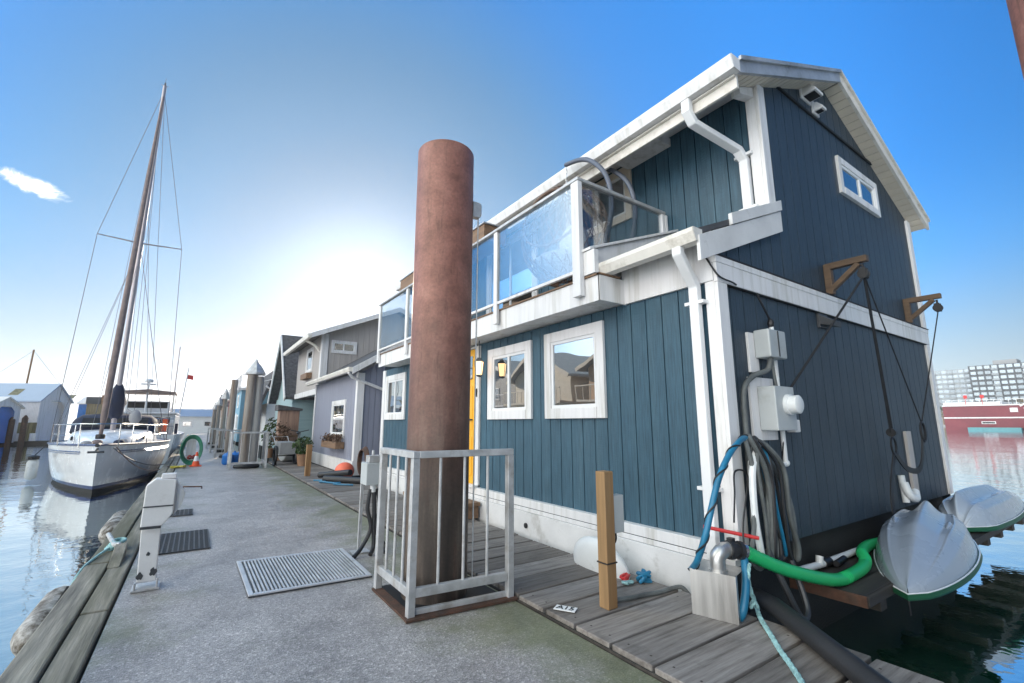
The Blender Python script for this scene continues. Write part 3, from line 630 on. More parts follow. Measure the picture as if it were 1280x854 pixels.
# timber davits
for x in (5.545,8.05):
    b = MB(); b.box(x-.035,x+.035,1.95,2.017,2.67,3.01); b.box(x-.035,x+.035,1.62,1.95,2.945,3.01)
    b.bar((x,1.97,2.72),(x,1.70,2.94),.06,.05); o = b.build('davit', M['davit'], hb, bev=.004)
    p = MB(); p.tube([(x,1.67,2.93),(x,1.67,2.86)],.012,6); p.lathe([(.001,-.03),(.045,-.03),(.045,-.01),(.028,0),(.045,.01),(.045,.03),(.001,.03)],(0,0,0),14)
    nb = len(p.v)-14*7
    p = MB(); p.tube([(x,1.67,2.93),(x,1.67,2.86)],.012,6); c = MB().lathe([(.001,-.03),(.05,-.03),(.05,-.01),(.03,0),(.05,.01),(.05,.03),(.001,.03)],(0,0,0),14); c.xf(Matrix.Translation((x,1.67,2.82)) @ Matrix.Rotation(R(90),4,'Y')); p.add(c.v,c.f,True); p.box(x-.04,x-.034,1.64,1.70,2.77,2.88).box(x+.034,x+.04,1.64,1.70,2.77,2.88)
    p.build('pulley', M['black'], o)
# electrics on the gable
b = MB(); b.box(3.78,3.92,1.995,2.019,1.72,2.06); b.box(3.74,4.12,1.995,2.019,1.16,1.68); b.build('backing_board', M['white'], hb, bev=.003)
b = MB(); b.box(3.86,4.14,1.86,1.994,1.84,2.08); o = b.build('junction_box', M['greybox'], hb, bev=.012); MB().box(3.995,4.005,1.853,1.8595,1.85,2.07).build('hinge', M['greydark'], o)
b = MB(); b.box(3.84,4.16,1.85,1.994,1.24,1.6); b.box(4.17,4.3,1.91,2.019,1.27,1.42); o = b.build('meter_box', M['greybox'], hb, bev=.008)
c = MB().lathe([(.085,0),(.085,.03),(.075,.035),(.075,.09),(.06,.1),(.001,.1)],(0,0,0),24); c.xf(Matrix.Translation((4.03,1.852,1.45)) @ Matrix.Rotation(R(90),4,'X')); c.build('meter', M['dome'], o)
MB().box(4.32,4.42,1.94,2.019,1.22,1.33).build('socket_box', M['whitedirty'], hb, bev=.01)
b = MB(); b.tube(smooth_path([(3.93,1.9,1.84),(3.92,1.93,1.74),(3.75,1.97,1.68),(3.62,1.985,1.55),(3.6,1.985,1.2),(3.6,1.985,.75)]),.022,10)
b.tube(smooth_path([(3.95,1.9,1.84),(3.96,1.9,1.7),(3.98,1.9,1.6)]),.012,6); b.build('conduit', M['cable'], hb)
b = MB(); b.tube([(4.17,1.985,2.16),(4.18,1.985,.98)],.02,10); b.tube([(4.19,1.985,.96),(3.95,1.985,.94)],.02,10); b.sphere((4.185,1.985,.965),.03,10,6); b.build('pvc_mast', M['ptube'], hb)
b = MB(); b.tube(smooth_path([(3.98,1.99,2.43),(4.05,1.98,2.32),(4.15,1.985,2.22),(4.165,1.985,2.16)]),.01,6); b.sphere((4.168,1.985,2.18),.03,8,6,1,1,1.6); b.build('service_cable', M['black'], hb)
b = MB(); b.tube(smooth_path([(3.345,2.06,2.66),(3.36,1.985,2.5),(3.42,1.968,2.46),(3.55,1.965,2.45),(3.62,1.97,2.44)]),.008,6); b.build('wall_cable', M['black'], hb)
b = MB(); b.prism([(2.19,.72),(2.22,.74),(2.22,1.25),(2.19,1.25)],'x',1,1.01) if False else b.box(7.25,7.42,1.985,2.019,.46,1.2); b.build('access_panel', M['greige'], hb, bev=.004)
b = MB(); b.tube(smooth_path([(6.86,1.97,.62),(6.86,1.93,.48),(7.0,1.92,.44),(7.12,1.95,.5)]),.045,10); b.tube([(6.86,1.985,.7),(6.86,1.97,.4)],.035,10); b.build('drain_pipe', M['ptube'], hb)
# windows and door, lower front
window(hb,'y',X0,3.275,4.245,1.35,2.35,.115,label='larger white framed single pane window')
window(hb,'y',X0,4.515,5.545,1.35,2.33,.115,mull=(5.03,))
window(hb,'y',X0,8.72,9.88,1.37,2.31,.115,mull=(9.3,))
dr = MB(); dr.box(3.375,3.398,5.9,6.8,.44,2.4)
for z0_,z1_ in ((.55,1.1),(1.2,1.85)):
    for y0_,y1_ in ((5.98,6.3),(6.4,6.72)): dr.box(3.366,3.376,y0_,y1_,z0_,z1_)
door = dr.build('door', M['yellow'], hb, bev=.005)
MB().box(3.364,3.374,5.98,6.72,1.95,2.3).build('door_glass', M['pane'], door)
b = MB()
for y_ in (6.1,6.22,6.35,6.48,6.6): b.box(3.358,3.364,y_-.008,y_+.008,1.95,2.3)
b.box(3.358,3.364,5.98,6.72,2.11,2.125); b.build('door_lite_bars', M['greydark'], door)
MB().tube([(3.375,5.98,1.35),(3.33,5.98,1.35),(3.33,6.08,1.35)],.012,8).build('handle', M['greydark'], door)
b = MB(); b.box(3.362,3.398,5.78,5.895,.41,2.44).box(3.362,3.398,6.805,6.92,.41,2.44).box(3.364,3.398,5.9,6.8,2.405,2.445).box(3.3,3.398,5.78,6.92,.4,.438); b.build('door_frame', M['white'], hb, bev=.004)
MB().box(3.345,3.361,5.82,5.85,1.68,1.8).build('doorbell', M['black'], hb, bev=.004)
b = MB(); b.box(2.78,3.28,5.55,7.1,.2,.25).box(2.82,3.28,5.6,5.64,.037,.199).box(2.82,3.28,7.0,7.04,.037,.199).box(2.8,2.84,5.6,7.04,.1,.199)
b.build('door_step', M['brownwood'], hb, bev=.006)
ln = MB(); ln.tube([(3.2,5.5,2.45),(3.2,5.5,2.21)],.006,6); ln.lathe([(.001,.05),(.03,.045),(.035,.03),(.075,.0),(.08,-.012),(.001,-.012)],(3.2,5.5,2.16),4,False)
for a in range(4):
    an = a*math.pi/2; ln.tube([(3.2+.078*math.cos(an),5.5+.078*math.sin(an),2.15),(3.2+.05*math.cos(an),5.5+.05*math.sin(an),1.96)],.005,4)
ln.lathe([(.052,0),(.052,-.015),(.02,-.03)],(3.2,5.5,1.965),4,False); lo_ = ln.build('lantern', M['greydark'], hb)
MB().lathe([(.045,0),(.068,.18)],(3.2,5.5,1.968),4,False).build('lantern_glass', emit_mat('lantern_glow',(1,.62,.3),1.6), lo_)
# balcony
BX, BY0, BY1 = 3.05, 2.98, 9.35
b = MB(); b.box(BX,4.41,BY0,BY1,2.47,2.69); b.build('balcony_deck', M['white'], hb, bev=.004)
b = MB(); b.box(BX-.022,BX-.001,BY0-.02,BY1+.02,2.445,2.695); b.box(BX-.022,3.395,BY0-.022,BY0-.001,2.445,2.695); b.build('balcony_fascia', M['white'], hb, bev=.003)
b = MB(); b.box(BX-.04,BX+.03,BY0-.03,BY1+.02,2.697,2.712).box(BX-.04,3.3,BY0-.035,BY0-.003,2.697,2.712); b.build('drip_edge', M['brownwood'], hb)
b = MB(); b.box(BX+.06,4.4,BY0+.12,BY1-.1,2.7,2.725); b.build('balcony_floor', M['brownwood'], hb)
PXR = 2.985
post_y = (3.2,4.72,6.24,7.76,9.28)
for i, y in enumerate(post_y):
    k = .055 if i == 0 else .04
    MB().box(PXR-k*.55,PXR+k*.55,y-k,y+k,2.52,3.735).build('balcony_post', M['white'], hb, bev=.006)
b = MB(); b.box(PXR-.035,PXR+.035,3.14,9.33,3.738,3.772); b.bar((PXR+.035,3.175,3.755),(4.36,3.175,3.755),.065,.034); b.build('handrail', M['galv'], hb, bev=.006)
b = MB()
for a,c in zip(post_y[:-1],post_y[1:]):
    b.box(PXR-.018,PXR+.018,a+.056,c-.041,2.765,2.8)
b.build('lower_rail', M['white'], hb, bev=.004)
for a,c in zip(post_y[:-1],post_y[1:]):
    MB().box(PXR-.004,PXR+.004,a+.056,c-.041,2.802,3.736).build('glass_panel', M['clear'], hb)
sidez = lambda x: 2.98+(x-3.04)*.375
b = MB(); b.prism([(3.04,sidez(3.04)+.035),(4.33,sidez(4.33)+.035),(4.33,3.736),(3.04,3.736)],'y',3.171,3.179); b.build('glass_panel', M['clear'], hb)
MB().box(4.3,4.345,3.15,3.2,sidez(4.3),3.736).box(4.36,4.4,3.15,3.2,sidez(4.36),3.736).build('balcony_post', M['white'], hb, bev=.004)
b = MB(); b.prism([(3.02,2.72),(3.02,sidez(3.02)),(4.41,sidez(4.41)),(4.41,sidez(4.41)-.34),(3.3,2.72)],'y',3.06,3.12); b.box(3.0,3.06,2.99,3.14,2.72,2.96); b.build('side_board', M['white'], hb, bev=.003)
b = MB(); b.prism([(2.99,sidez(2.99)+.002),(4.42,sidez(4.42)+.002),(4.42,sidez(4.42)+.03),(2.99,sidez(2.99)+.03)],'y',3.03,3.15); b.build('side_cap', M['white'], hb, bev=.003)
MB().box(3.03,3.4,5.12,8.3,3.79,4.03).build('balcony_beam', M['brownwood'], hb, bev=.006)
MB().box(3.01,3.42,5.1,8.32,4.032,4.05).build('beam_cap', M['flash'], hb)
window(hb,'y',4.42,3.67,4.95,3.92,4.68,.1,mull=(4.3,),fm=M['cream'])
window(hb,'y',4.42,5.7,7.3,2.76,4.66,.12,mull=(6.5,),name='patio_door')
window(hb,'y',4.42,7.9,9.2,3.4,4.6,.1,mull=(8.5,))

# hanging egg chair on the balcony
eg = T('hanging_chair', 'double rattan hanging egg chair on a curved steel stand behind the balcony glass', 'hanging chair', (3.7,3.6,2.725))
for x in (3.5,3.88):
    b = MB(); b.tube(smooth_path([(x,3.62,2.74),(x,3.42,3.05),(x,3.24,3.42),(x,3.2,3.75),(x,3.28,4.05),(x,3.48,4.3),(x,3.68,4.42),(x,3.93,4.48)]),.028,10); b.build('stand_arm', M['tubeblue'], eg)
b = MB(); b.tube([(3.69+.55*math.cos(a*math.pi/12),3.85+.5*math.sin(a*math.pi/12),2.745) for a in range(24)],.02,8,closed=True); b.build('stand_base', M['tubeblue'], eg)
for x in (3.5,3.88):
    b = MB()
    for i in range(5): b.tube([(x+(.012 if i%2 else 0)*math.cos(a*math.pi/4),3.92+(0 if i%2 else .012)*math.cos(a*math.pi/4),4.44-.055*i+.03*math.sin(a*math.pi/4)) for a in range(8)],.005,5,closed=True)
    b.tube([(x,3.92,4.2),(x,3.92,4.08)],.016,8); b.build('chain', M['stainless'], eg)
b = MB(); C=(3.62,4.12,3.62)
def egg(th, ph, k=1.): 
    return (C[0]+.5*k*math.sin(th)*math.cos(ph), C[1]+.62*k*math.sin(th)*math.sin(ph), C[2]+.64*k*math.cos(th))
for j in range(22):
    ph0 = 2*math.pi*j/22
    for s_ in (1,-1):
        pts=[]
        for i in range(15):
            th = .12+2.85*i/14; ph = ph0+s_*th*.7+.12*math.sin(3*th+j)
            op = math.cos(ph-R(200))
            if op > .72 and .7 < th < 2.0:
                if len(pts) > 1: b.tube(pts,.008,4,caps=False)
                pts=[]; continue
            pts.append(egg(th,ph))
        if len(pts) > 1: b.tube(pts,.008,4,caps=False)
b.tube([egg(.7+1.3*(.5+.5*math.sin(a*math.pi/14)),R(200)+.77*math.cos(a*math.pi/14)) for a in range(28)],.016,6,closed=True)
b.build('basket', M['rattan'], eg)
b = MB(); b.sphere((C[0],C[1],C[2]-.36),.36,18,10,1.1,1,.4); b.sphere((C[0]+.2,C[1]+.05,C[2]-.05),.26,16,10,.5,1,1.1); b.build('cushion', M['cushion'], eg)

# black hoist tackle from the davits
tk = T('hoist_tackle', 'black rope tackle from the nearer timber bracket, tied to the gable wall', 'rope tackle', (5.545,1.67,2.8))
bb = MB(); bb.tube([(5.545,1.67,2.8),(4.28,1.93,1.6)],.011,6); bb.tube([(5.545,1.67,2.8),(4.28,1.93,1.6)],.011,6)
bb.tube([(4.26,1.95,1.58),(4.13,1.99,.98)],.006,5); bb.build('hauling_rope', M['blackrope'], tk)
MB().box(4.22,4.31,1.91,1.97,1.45,1.61).build('cleat_block', M['black'], tk, bev=.012)
low = (6.2,1.82,1.2)
bb = MB()
for d_ in (-.03,.0,.035): bb.tube([(5.545+d_*.6,1.67,2.79),(low[0]+d_,low[1],low[2])],.007,5)
bb.build('fall_rope', M['blackrope'], tk)
bb = MB(); c = MB().lathe([(.001,-.025),(.045,-.025),(.045,.025),(.001,.025)],(0,0,0),12); c.xf(Matrix.Translation(low) @ Matrix.Rotation(R(90),4,'Y')); bb.add(c.v,c.f); bb.tube([(low[0]+.07*math.cos(a*math.pi/8),low[1],low[2]-.14+.09*math.sin(a*math.pi/8)) for a in range(16)],.01,6,closed=True); bb.build('lower_block', M['black'], tk)
bb = MB()
def strap(pts, w_):
    P=[Vector(p) for p in smooth_path(pts,6)]
    for p,q in zip(P[:-1],P[1:]): bb.bar(p,q,w_,.012,(0,1,0))
strap([(6.2,1.82,.99),(6.2,1.86,.8),(6.21,1.9,.55),(6.2,1.9,.36)],.075)
strap([(6.22,1.82,.98),(6.42,1.8,.82),(6.7,1.78,.78),(6.83,1.76,.9),(6.9,1.74,1.18)],.06)
bb.build('lifting_strap', M['black'], tk)
tk2 = T('hoist_tackle', 'single black rope from the farther timber bracket at the corner, ending in a hook', 'rope tackle', (8.05,1.67,2.8))
bb = MB(); bb.tube([(8.05,1.67,2.79),(6.92,1.74,1.3)],.007,5); bb.tube([(6.92,1.74,1.3),(5.56,1.67,2.79)],.007,5); bb.build('fall_rope', M['blackrope'], tk2)
bb = MB(); bb.tube([(6.92+.07*math.cos(a*math.pi/8),1.74,1.2+.11*math.sin(a*math.pi/8)) for a in range(16)],.013,6,closed=True); bb.build('hook', M['black'], tk2)

# ------------------------------------------------------------------ steel pile and its guard rail
pl = T('steel_pile', 'tall round brown steel mooring pile rising through the railed corner', 'pile', (1.70,3.45,0))
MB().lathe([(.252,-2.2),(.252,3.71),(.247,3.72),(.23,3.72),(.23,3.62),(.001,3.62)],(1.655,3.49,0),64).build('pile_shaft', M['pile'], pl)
b = MB(); b.tube([(1.585,3.257,-.6),(1.585,3.257,1.2)],.01,6); b.build('seam', M['pile'], pl)
b = MB(); b.sphere((1.735,3.268,.86),.03,10,6,1,.2,1.2); b.tube([(1.735,3.264,.83),(1.733,3.264,.72)],.008,5); b.build('tag', M['whitedirty'], pl)
b = MB(); b.box(1.86,1.93,3.33,3.39,3.12,3.26); b.lathe([(.03,-.05),(.03,.05)],(1.925,3.36,3.2),10); b.tube([(1.925,3.36,3.14),(1.915,3.36,.03)],.006,6); b.build('cable_hoist', M['galv'], pl)
def guard(A, B, Cc, D, name, label, group, hgt=1.1, balus=3, base=True):
    """square tube rail round A-B-C(-D) with balusters"""
    t = T(name, label, 'guard rail', (B[0],B[1],0), group)
    pts=[A,B,Cc]+([D] if D else [])
    for i,(x,y) in enumerate(pts):
        k = .026; MB().box(x-k,x+k,y-k,y+k,0.006,hgt-.048).build('post', M['galv'], t, bev=.004)
    b = MB(); l = MB()
    for (p,q) in zip(pts[:-1],pts[1:]):
        P=Vector((*p,hgt-.023)); Q=Vector((*q,hgt-.023)); d=(Q-P).normalized()
        b.bar(P-d*.026,Q+d*.026,.052,.048) if p is pts[0] else b.bar(P+d*.0265,Q+d*.026,.052,.0475)
        l.bar((*(Vector(p)+Vector(d[:2])*.027),.165),(*(Vector(q)-Vector(d[:2])*.027),.165),.04,.06)
        for i in range(balus):
            f=(i+1)/(balus+1); c=Vector(p).lerp(Vector(q),f); MB().tube([(c[0],c[1],.19),(c[0],c[1],hgt-.04)],.011,8).build('baluster', M['galv'], t)
    b.build('top_rail', M['galv'], t, bev=.005); l.build('lower_rail', M['galv'], t, bev=.004)
    return t
gr = guard((1.316,3.81),(1.316,3.142),(2.074,3.07),None,'guard_rail','galvanised square tube guard rail standing around the brown steel pile',None)
b = MB(); b.bar((1.31,3.83,.012),(1.31,3.11,.012),.07,.016); b.bar((1.27,3.115,.013),(2.11,3.035,.013),.06,.016); b.build('base_plate', M['rust'], gr)
b = MB(); b.bar((1.35,3.15,.04),(2.05,3.083,.04),.03,.035); b.build('kick_bar', M['galv'], gr, bev=.003)
tag(MB().box(1.34,2.06,3.16,3.86,.004,.01).build('pile_well', M['blackshade']),'black sheet standing for the shaded well around the steel pile','hatch')  # flat black sheet on the concrete, the shade of the well as colour
# second pile, right of the planks, in the water
tag(MB().lathe([(.222,-2.2),(.222,3.99),(.2,4.0),(.001,4.0)],(3.8,.03,0),40).build('steel_pile', M['pile']),'rust red steel pile at the upper right edge, standing in the water','pile')

# ------------------------------------------------------------------ things on the planks
pb = T('timber_post', 'square yellow timber post with a small clear junction box on its side', 'post', (2.5,2.47,0))
MB().box(2.455,2.545,2.42,2.51,.037,.955).build('post', M['postwood'], pb, bev=.005)
MB().box(2.449,2.551,2.414,2.516,.33,.338).build('strap', M['black'], pb)
b = MB(); b.box(2.55,2.66,2.435,2.50,.52,.78); b.box(2.66,2.672,2.45,2.47,.56,.6).box(2.66,2.672,2.45,2.47,.7,.74); b.build('junction_box', M['greybox'], pb, bev=.01)
MB().tube(smooth_path([(2.6,2.47,.52),(2.6,2.47,.46),(2.56,2.5,.38),(2.555,2.5,.2),(2.58,2.52,.05)]),.007,6).build('wire', M['black'], pb)
tag(MB().tube(smooth_path([(2.58,2.52,.05),(2.72,2.47,.052),(2.86,2.45,.052),(3.0,2.42,.052),(3.14,2.42,.052),(3.22,2.38,.05),(3.25,2.3,-.05)]),.017,8).build('grey_hose', M['cable']),'grey corrugated hose curving over the planks from post to houseboat','hose')
np_ = T('number_plate','white plate reading A15 on the edge of the planks','sign',(2.22,2.59,.04))
pm = Matrix.Translation((2.222,2.6,.045)) @ Matrix.Rotation(R(-58),4,'Z') @ Matrix.Rotation(0,4,'X')
MB().box(-.075,.075,-.04,.04,0,.004).xf(pm).build('plate', M['plate'], np_)
def text(name, s, size, mtx, mat_, parent, ext=.0008):
    cu_ = bpy.data.curves.new(name,'FONT'); cu_.body = s; cu_.size = size; cu_.align_x='CENTER'; cu_.align_y='CENTER'; cu_.extrude=ext; cu_.offset=.001
    tmp = bpy.data.objects.new('tmp',cu_); COL.objects.link(tmp)
    dg = bpy.context.evaluated_depsgraph_get(); me = bpy.data.meshes.new_from_object(tmp.evaluated_get(dg)); bpy.data.objects.remove(tmp)
    me.transform(mtx); org = Vector(parent.location); me.transform(Matrix.Translation(-org)); me.materials.clear(); me.materials.append(mat_)
    o = bpy.data.objects.new(name,me); COL.objects.link(o); o.parent = parent; return o
text('lettering','A15',.075,pm @ Matrix.Translation((0,0,.0055)),M['ink'],np_)
b = MB(); c = MB().sphere((0,0,0),.27,24,14,1,1,1); c.v=[(x,y,max(z,-.02)) for x,y,z in c.v]; c.xf(Matrix.Translation((3.06,3.1,.05)) @ Matrix.Rotation(R(-14),4,'Y') @ Matrix.Diagonal((.35,1.22,1.0,1))); b.add(c.v,c.f,True)
tag(b.build('float_cover', M['dome']),'white plastic half dome leaning on the houseboat behind the timber post','float cover')
sh = T('rope_scrap','tangle of blue and red rope on the planks beside the white dome','rope',(3.02,2.72,.05))
b = MB(); b.tube(smooth_path([(3.1+.05*math.sin(i*1.9),2.66+.04*math.cos(i*2.3),.08+.035*math.sin(i*1.3)) for i in range(14)],4),.014,6); b.build('blue_loops', M['blue'], sh)
b = MB(); b.tube(smooth_path([(2.98+.045*math.sin(i*2.1),2.74+.03*math.cos(i*1.7),.07+.02*math.sin(i*1.1)) for i in range(10)],4),.012,6); b.build('red_loops', M['red'], sh)
b = MB(); b.tube(smooth_path([(2.95+.04*math.sin(i*1.7),2.69+.03*math.cos(i*2.2),.06) for i in range(8)],4),.011,6); b.build('teal_loops', M['ltblue'], sh)
# aluminium pump cover
pc = T('pump_cover','bent aluminium sheet cover with a pipe elbow on the plank edge','pump cover',(2.95,1.93,0.04))
b = MB(); b.add([(2.885,2.07,.04),(2.965,1.79,.04),(2.965,1.79,.325),(2.885,2.07,.325)],[(0,1,2,3)]); b.add([(2.885,2.07,.325),(2.965,1.79,.325),(3.2,1.86,.325),(3.13,2.14,.325)],[(0,1,2,3)]); b.add([(2.965,1.79,.04),(3.0,1.80,.04),(3.0,1.80,.325),(2.965,1.79,.325)],[(0,1,2,3)])
b.add([(2.885,2.07,.04),(2.92,2.08,.04),(2.92,2.08,.325),(2.885,2.07,.325)],[(0,1,2,3)])
o = b.build('cover', M['alu'], pc); sm_ = o.modifiers.new('thickness','SOLIDIFY'); sm_.thickness=.006
b = MB(); b.tube(smooth_path([(3.0,1.93,.325),(3.0,1.93,.40),(3.02,1.92,.435),(3.06,1.91,.45),(3.09,1.9,.45)]),.05,16); b.tube([(3.0,1.93,.325),(3.0,1.93,.335)],.06,16); b.build('elbow', M['alu'], pc)
b = MB(); b.tube([(3.085,1.9,.45),(3.115,1.885,.447)],.062,14); b.tube([(3.115,1.885,.447),(3.17,1.86,.44)],.045,14); b.tube([(3.15,1.87,.443),(3.175,1.858,.44)],.06,14)
b.box(3.09,3.13,1.87,1.91,.5,.525); b.build('coupling', M['black'], pc)
MB().tube([(3.12,2.1,.56),(3.36,1.83,.5)],.013,8).build('red_lever', M['red'], pc)
b = MB(); b.tube([(3.18,1.855,.44),(3.2,1.845,.435)],.05,14); b.build('hose_clamp', M['stainless'], pc)
gp = smooth_path([(3.19,1.85,.437),(3.5,1.79,.30),(3.85,1.74,.19),(4.2,1.71,.11),(4.45,1.70,.105),(4.75,1.72,.11),(4.98,1.78,.12),(5.18,1.87,.13),(5.5,1.93,.13),(5.9,1.94,.11)],16)
gh = T('green_hose','bright green ribbed suction hose running from the pump cover onto the floating platform','hose',(3.2,1.85,.4))
b = MB(); b.tube(gp,[.047 if i%2 else .041 for i in range(len(gp))],14); b.build('hose', M['green'], gh)
tag(MB().tube([(3.75,2.25,-.14),(3.46,1.94,.07),(3.3,1.73,.1),(2.74,1.015,.1),(2.3,.45,.1)],.058,18).build('black_pipe', M['black']),'thick black pipe slanting over the planks beside the aluminium cover','pipe')
b = MB(); rp = smooth_path([(3.16,1.8,.37),(3.13,1.8,.26),(3.2,1.8,.1),(3.11,1.73,.07),(2.97,1.6,.055),(2.83,1.48,.05),(2.7,1.36,.05),(2.56,1.24,.05),(2.38,1.1,.05)],8)
for k in range(3): b.tube([Vector(p)+Vector((.006*math.cos(i*.9+k*2.09),.006*math.sin(i*.9+k*2.09),.006*math.cos(i*.9+k*2.09+.8))) for i,p in enumerate(rp)],.0085,6)
b.tube([(3.14+.02*math.cos(a),1.78+.02*math.sin(a),.13+.02*math.sin(2*a)) for a in [i*.8 for i in range(8)]],.011,6,closed=True)
tag(b.build('mooring_rope', M['ltblue']),'pale teal twisted rope trailing over the near planks','rope')
bh = T('blue_hose','blue shore water hose arching from the house corner down behind the pump cover','hose',(2.9,1.85,0))
b = MB(); hp = smooth_path([(3.6,1.93,1.16),(3.42,1.9,1.19),(3.25,1.87,1.15),(3.1,1.86,1.06),(2.97,1.86,.92),(2.88,1.87,.74),(2.83,1.9,.56),(2.85,1.98,.4),(2.95,2.1,.3)]); b.tube(hp,.021,10); b.build('hose', M['blue'], bh)
b = MB(); b.tube(helix(hp,.022,5.5,110),.007,5); b.build('spiral_cable', M['black'], bh)
tag(MB().tube(smooth_path([(3.2,1.86,.42),(3.14,1.82,.3),(3.08,1.8,.2),(3.03,1.8,.1),(3.06,1.85,.03)]),.026,10).build('blue_hose', M['blue']),'short blue pipe dropping under the red lever','hose')
cb = T('cable_bundle','bundle of grey and black cables hanging in loops at the house corner','cables',(3.5,1.9,.3))
specs=[('cable',.016,3.50,0),('cable',.02,3.56,1),('black',.014,3.62,2),('cable',.018,3.68,3),('cable',.014,3.44,4),('black',.012,3.74,5),('ptube',.024,3.47,6),('blue',.013,3.6,7),('cable',.02,3.8,8),('greydark',.018,3.72,9)]
for mt_,r_,x_,k in specs:
    dy = -.02*(k%3); xb = x_-.12+.22*((k*37)%10)/10
    MB().tube(smooth_path([(3.58+.02*(k%4),1.95+dy,1.14+.015*(k%3)),(3.5+.03*k-.08,1.9+dy,1.2-.01*k),(xb*.5+x_*.5,1.87+dy,.95),(xb,1.86+dy,.62),(xb-.06+.02*k,1.87+dy,.36),(xb+.12,1.9+dy,.28+.02*(k%4)),(xb+.1+.03*(k%5),1.93+dy,.6),(x_+.1,1.96+dy,.9),(3.64,1.98+dy,1.12)]),r_,8).build('cable', M[mt_], cb)
MB().tube(smooth_path([(3.52,1.86,.4),(3.56,1.8,.2),(3.66,1.74,-.05),(3.8,1.76,-.02),(3.84,1.85,.25),(3.8,1.92,.5)]),.022,8).build('cable', M['greydark'], cb)
MB().tube(smooth_path([(3.15,1.88,.62),(3.22,1.9,.8),(3.3,1.93,.95),(3.5,1.95,.9),(3.3,1.9,.6),(3.25,1.88,.45)]),.007,6).build('cable', M['black'], cb)
# floating platform with drain pipe and dinghies
pf = T('platform','low dark timber platform along the gable wall under the upturned dinghies','platform',(4.4,1.8,-.1))
b = MB()
for i,(y0_,y1_) in enumerate(((1.57,1.72),(1.73,1.89),(1.9,2.05))): b.box(4.16+.02*i,10.55,y0_-.05,y1_-.02,-.005,.055)
b.build('boards', M['darkwood'], pf, bev=.006)
for i in range(10): MB().box(4.4+i*.66,4.52+i*.66,1.51,2.04,-.1,-.007).build('joist', M['darkwood'], pf, bev=.005)

b = MB(); b.bar((4.14,1.5,.02),(4.14,2.03,.02),.012,.08); b.build('angle_iron', M['rust'], pf)
b = MB(); b.box(4.16,10.5,1.495,1.518,-.02,.053); b.build('edge_board', M['darkwood'], pf, bev=.004)
dp_ = T('drain_pipe','white plastic drain pipe with black couplings lying along the platform','pipe',(5,1.95,.03))
b = MB(); b.tube([(4.2,1.98,.11),(4.55,1.97,.1),(6.4,1.96,.1)],.028,10); b.tube([(4.55,1.97,.1),(4.57,1.97,.17)],.03,10); b.build('pipe', M['ptube'], dp_)
b = MB(); b.tube([(4.62,1.97,.1),(4.74,1.97,.1)],.037,10); b.tube([(4.7,1.9,.1),(4.95,1.93,.1)],.026,10); b.build('coupling', M['black'], dp_)
def dinghy(label, loc, rz, s=(1,1,1), tilt=0., pitch=0.):
    t = T('dinghy', label, 'dinghy', loc, 'upturned dinghies on the platform'); 
    n, m = 48, 84; Ln=2.1; vs=[]; fs=[]
    def hb_(u): return .385*(math.sin(min(1,u*1.5+.0)*math.pi/2)**.62)*(1-.18*max(0,u-.7)/.3)*(1-.75*max(0,(u-.86)/.14)**3)
    for i in range(n+1):
        u=i/n; bw=max(.004,hb_(u)); hh=.30*min(1,(.12+u*1.9))**.8 if u<.5 else .30
        hh*=1-.12*max(0,(u-.7)/.3)**2; hh*=(1-.9*max(0,(u-.9)/.1)**3)
        for j in range(m+1):
            v=-1+2*j/m; a=abs(v)
            z=hh*(1-a**3.4)**.6 if a<1 else 0
            z-= .03*math.exp(-((a-.42)/.17)**2)*min(1,u*2)*hh/.3          # long hollows beside the keel
            z+= (.03+.085*max(0,u-.3))*math.exp(-(v/.19)**2)*min(1,.4+u)*(1-max(0,(u-.92)/.08)**2)     # keel
            z+= .014*math.exp(-((a-.64)/.035)**2)*min(1,u*2)+.012*math.exp(-((a-.84)/.04)**2)*min(1,u*2)                  # chine strake
            y_=v*bw
            vs.append((u*Ln, y_, z+.03+ (.10*(1-u)**4)*0))
    for i in range(n):
        for j in range(m): fs.append((i*(m+1)+j,i*(m+1)+j+1,(i+1)*(m+1)+j+1,(i+1)*(m+1)+j))
    h_=MB().add(vs,fs,True); h_.add(vs[-(m+1):],[tuple(range(m+1))],True)
    # oval recesses (hand holds) are built as small raised lips
    gw=MB(); edge=[(u_*Ln,-hb_(u_)-.008,.02) for u_ in [i/20 for i in range(20,0,-1)]]+[(-.012,0,.02)]+[(u_*Ln,hb_(u_)+.008,.02) for u_ in [i/20 for i in range(1,21)]]
    gw.tube(edge,.019,8); gw.tube([(e[0],e[1]*1.0,e[2]+.018) for e in edge],.014,8)
    rim=MB().tube([(e[0]-.002,e[1]*1.008,.05) for e in edge],.006,6)
    hds=[]
    for sy in (-1,1):
        hd=MB(); hds.append(hd); hd.tube([(1.2+.26*k_/8, sy*(.2+.012*math.sin(k_/8*math.pi)), .288) for k_ in range(9)],[.004+.026*math.sin(math.pi*k_/8) for k_ in range(9)],8)
    tow=MB().tube([(0,0,.03),(-.01,0,-.02),(-.01,0,-.1)],.006,5)
    Mx=Matrix.Translation(loc) @ Matrix.Rotation(rz,4,'Z') @ Matrix.Rotation(pitch,4,'Y') @ Matrix.Rotation(tilt,4,'X') @ Matrix.Diagonal((*s,1))
    ho_=h_.xf(Mx).build('hull', M['dinghy'], t); sa_=ho_.data.attributes.get('sharp_edge'); (ho_.data.attributes.remove(sa_) if sa_ else None); gw.xf(Mx).build('gunwale', M['dinghygreen'], t); rim.xf(Mx).build('rim', M['fg'], t); [hd.xf(Mx).build('hand_hold', M['dinghy'], t) for hd in hds]; tow.xf(Mx).build('tow_loop', M['black'], t)
    return t
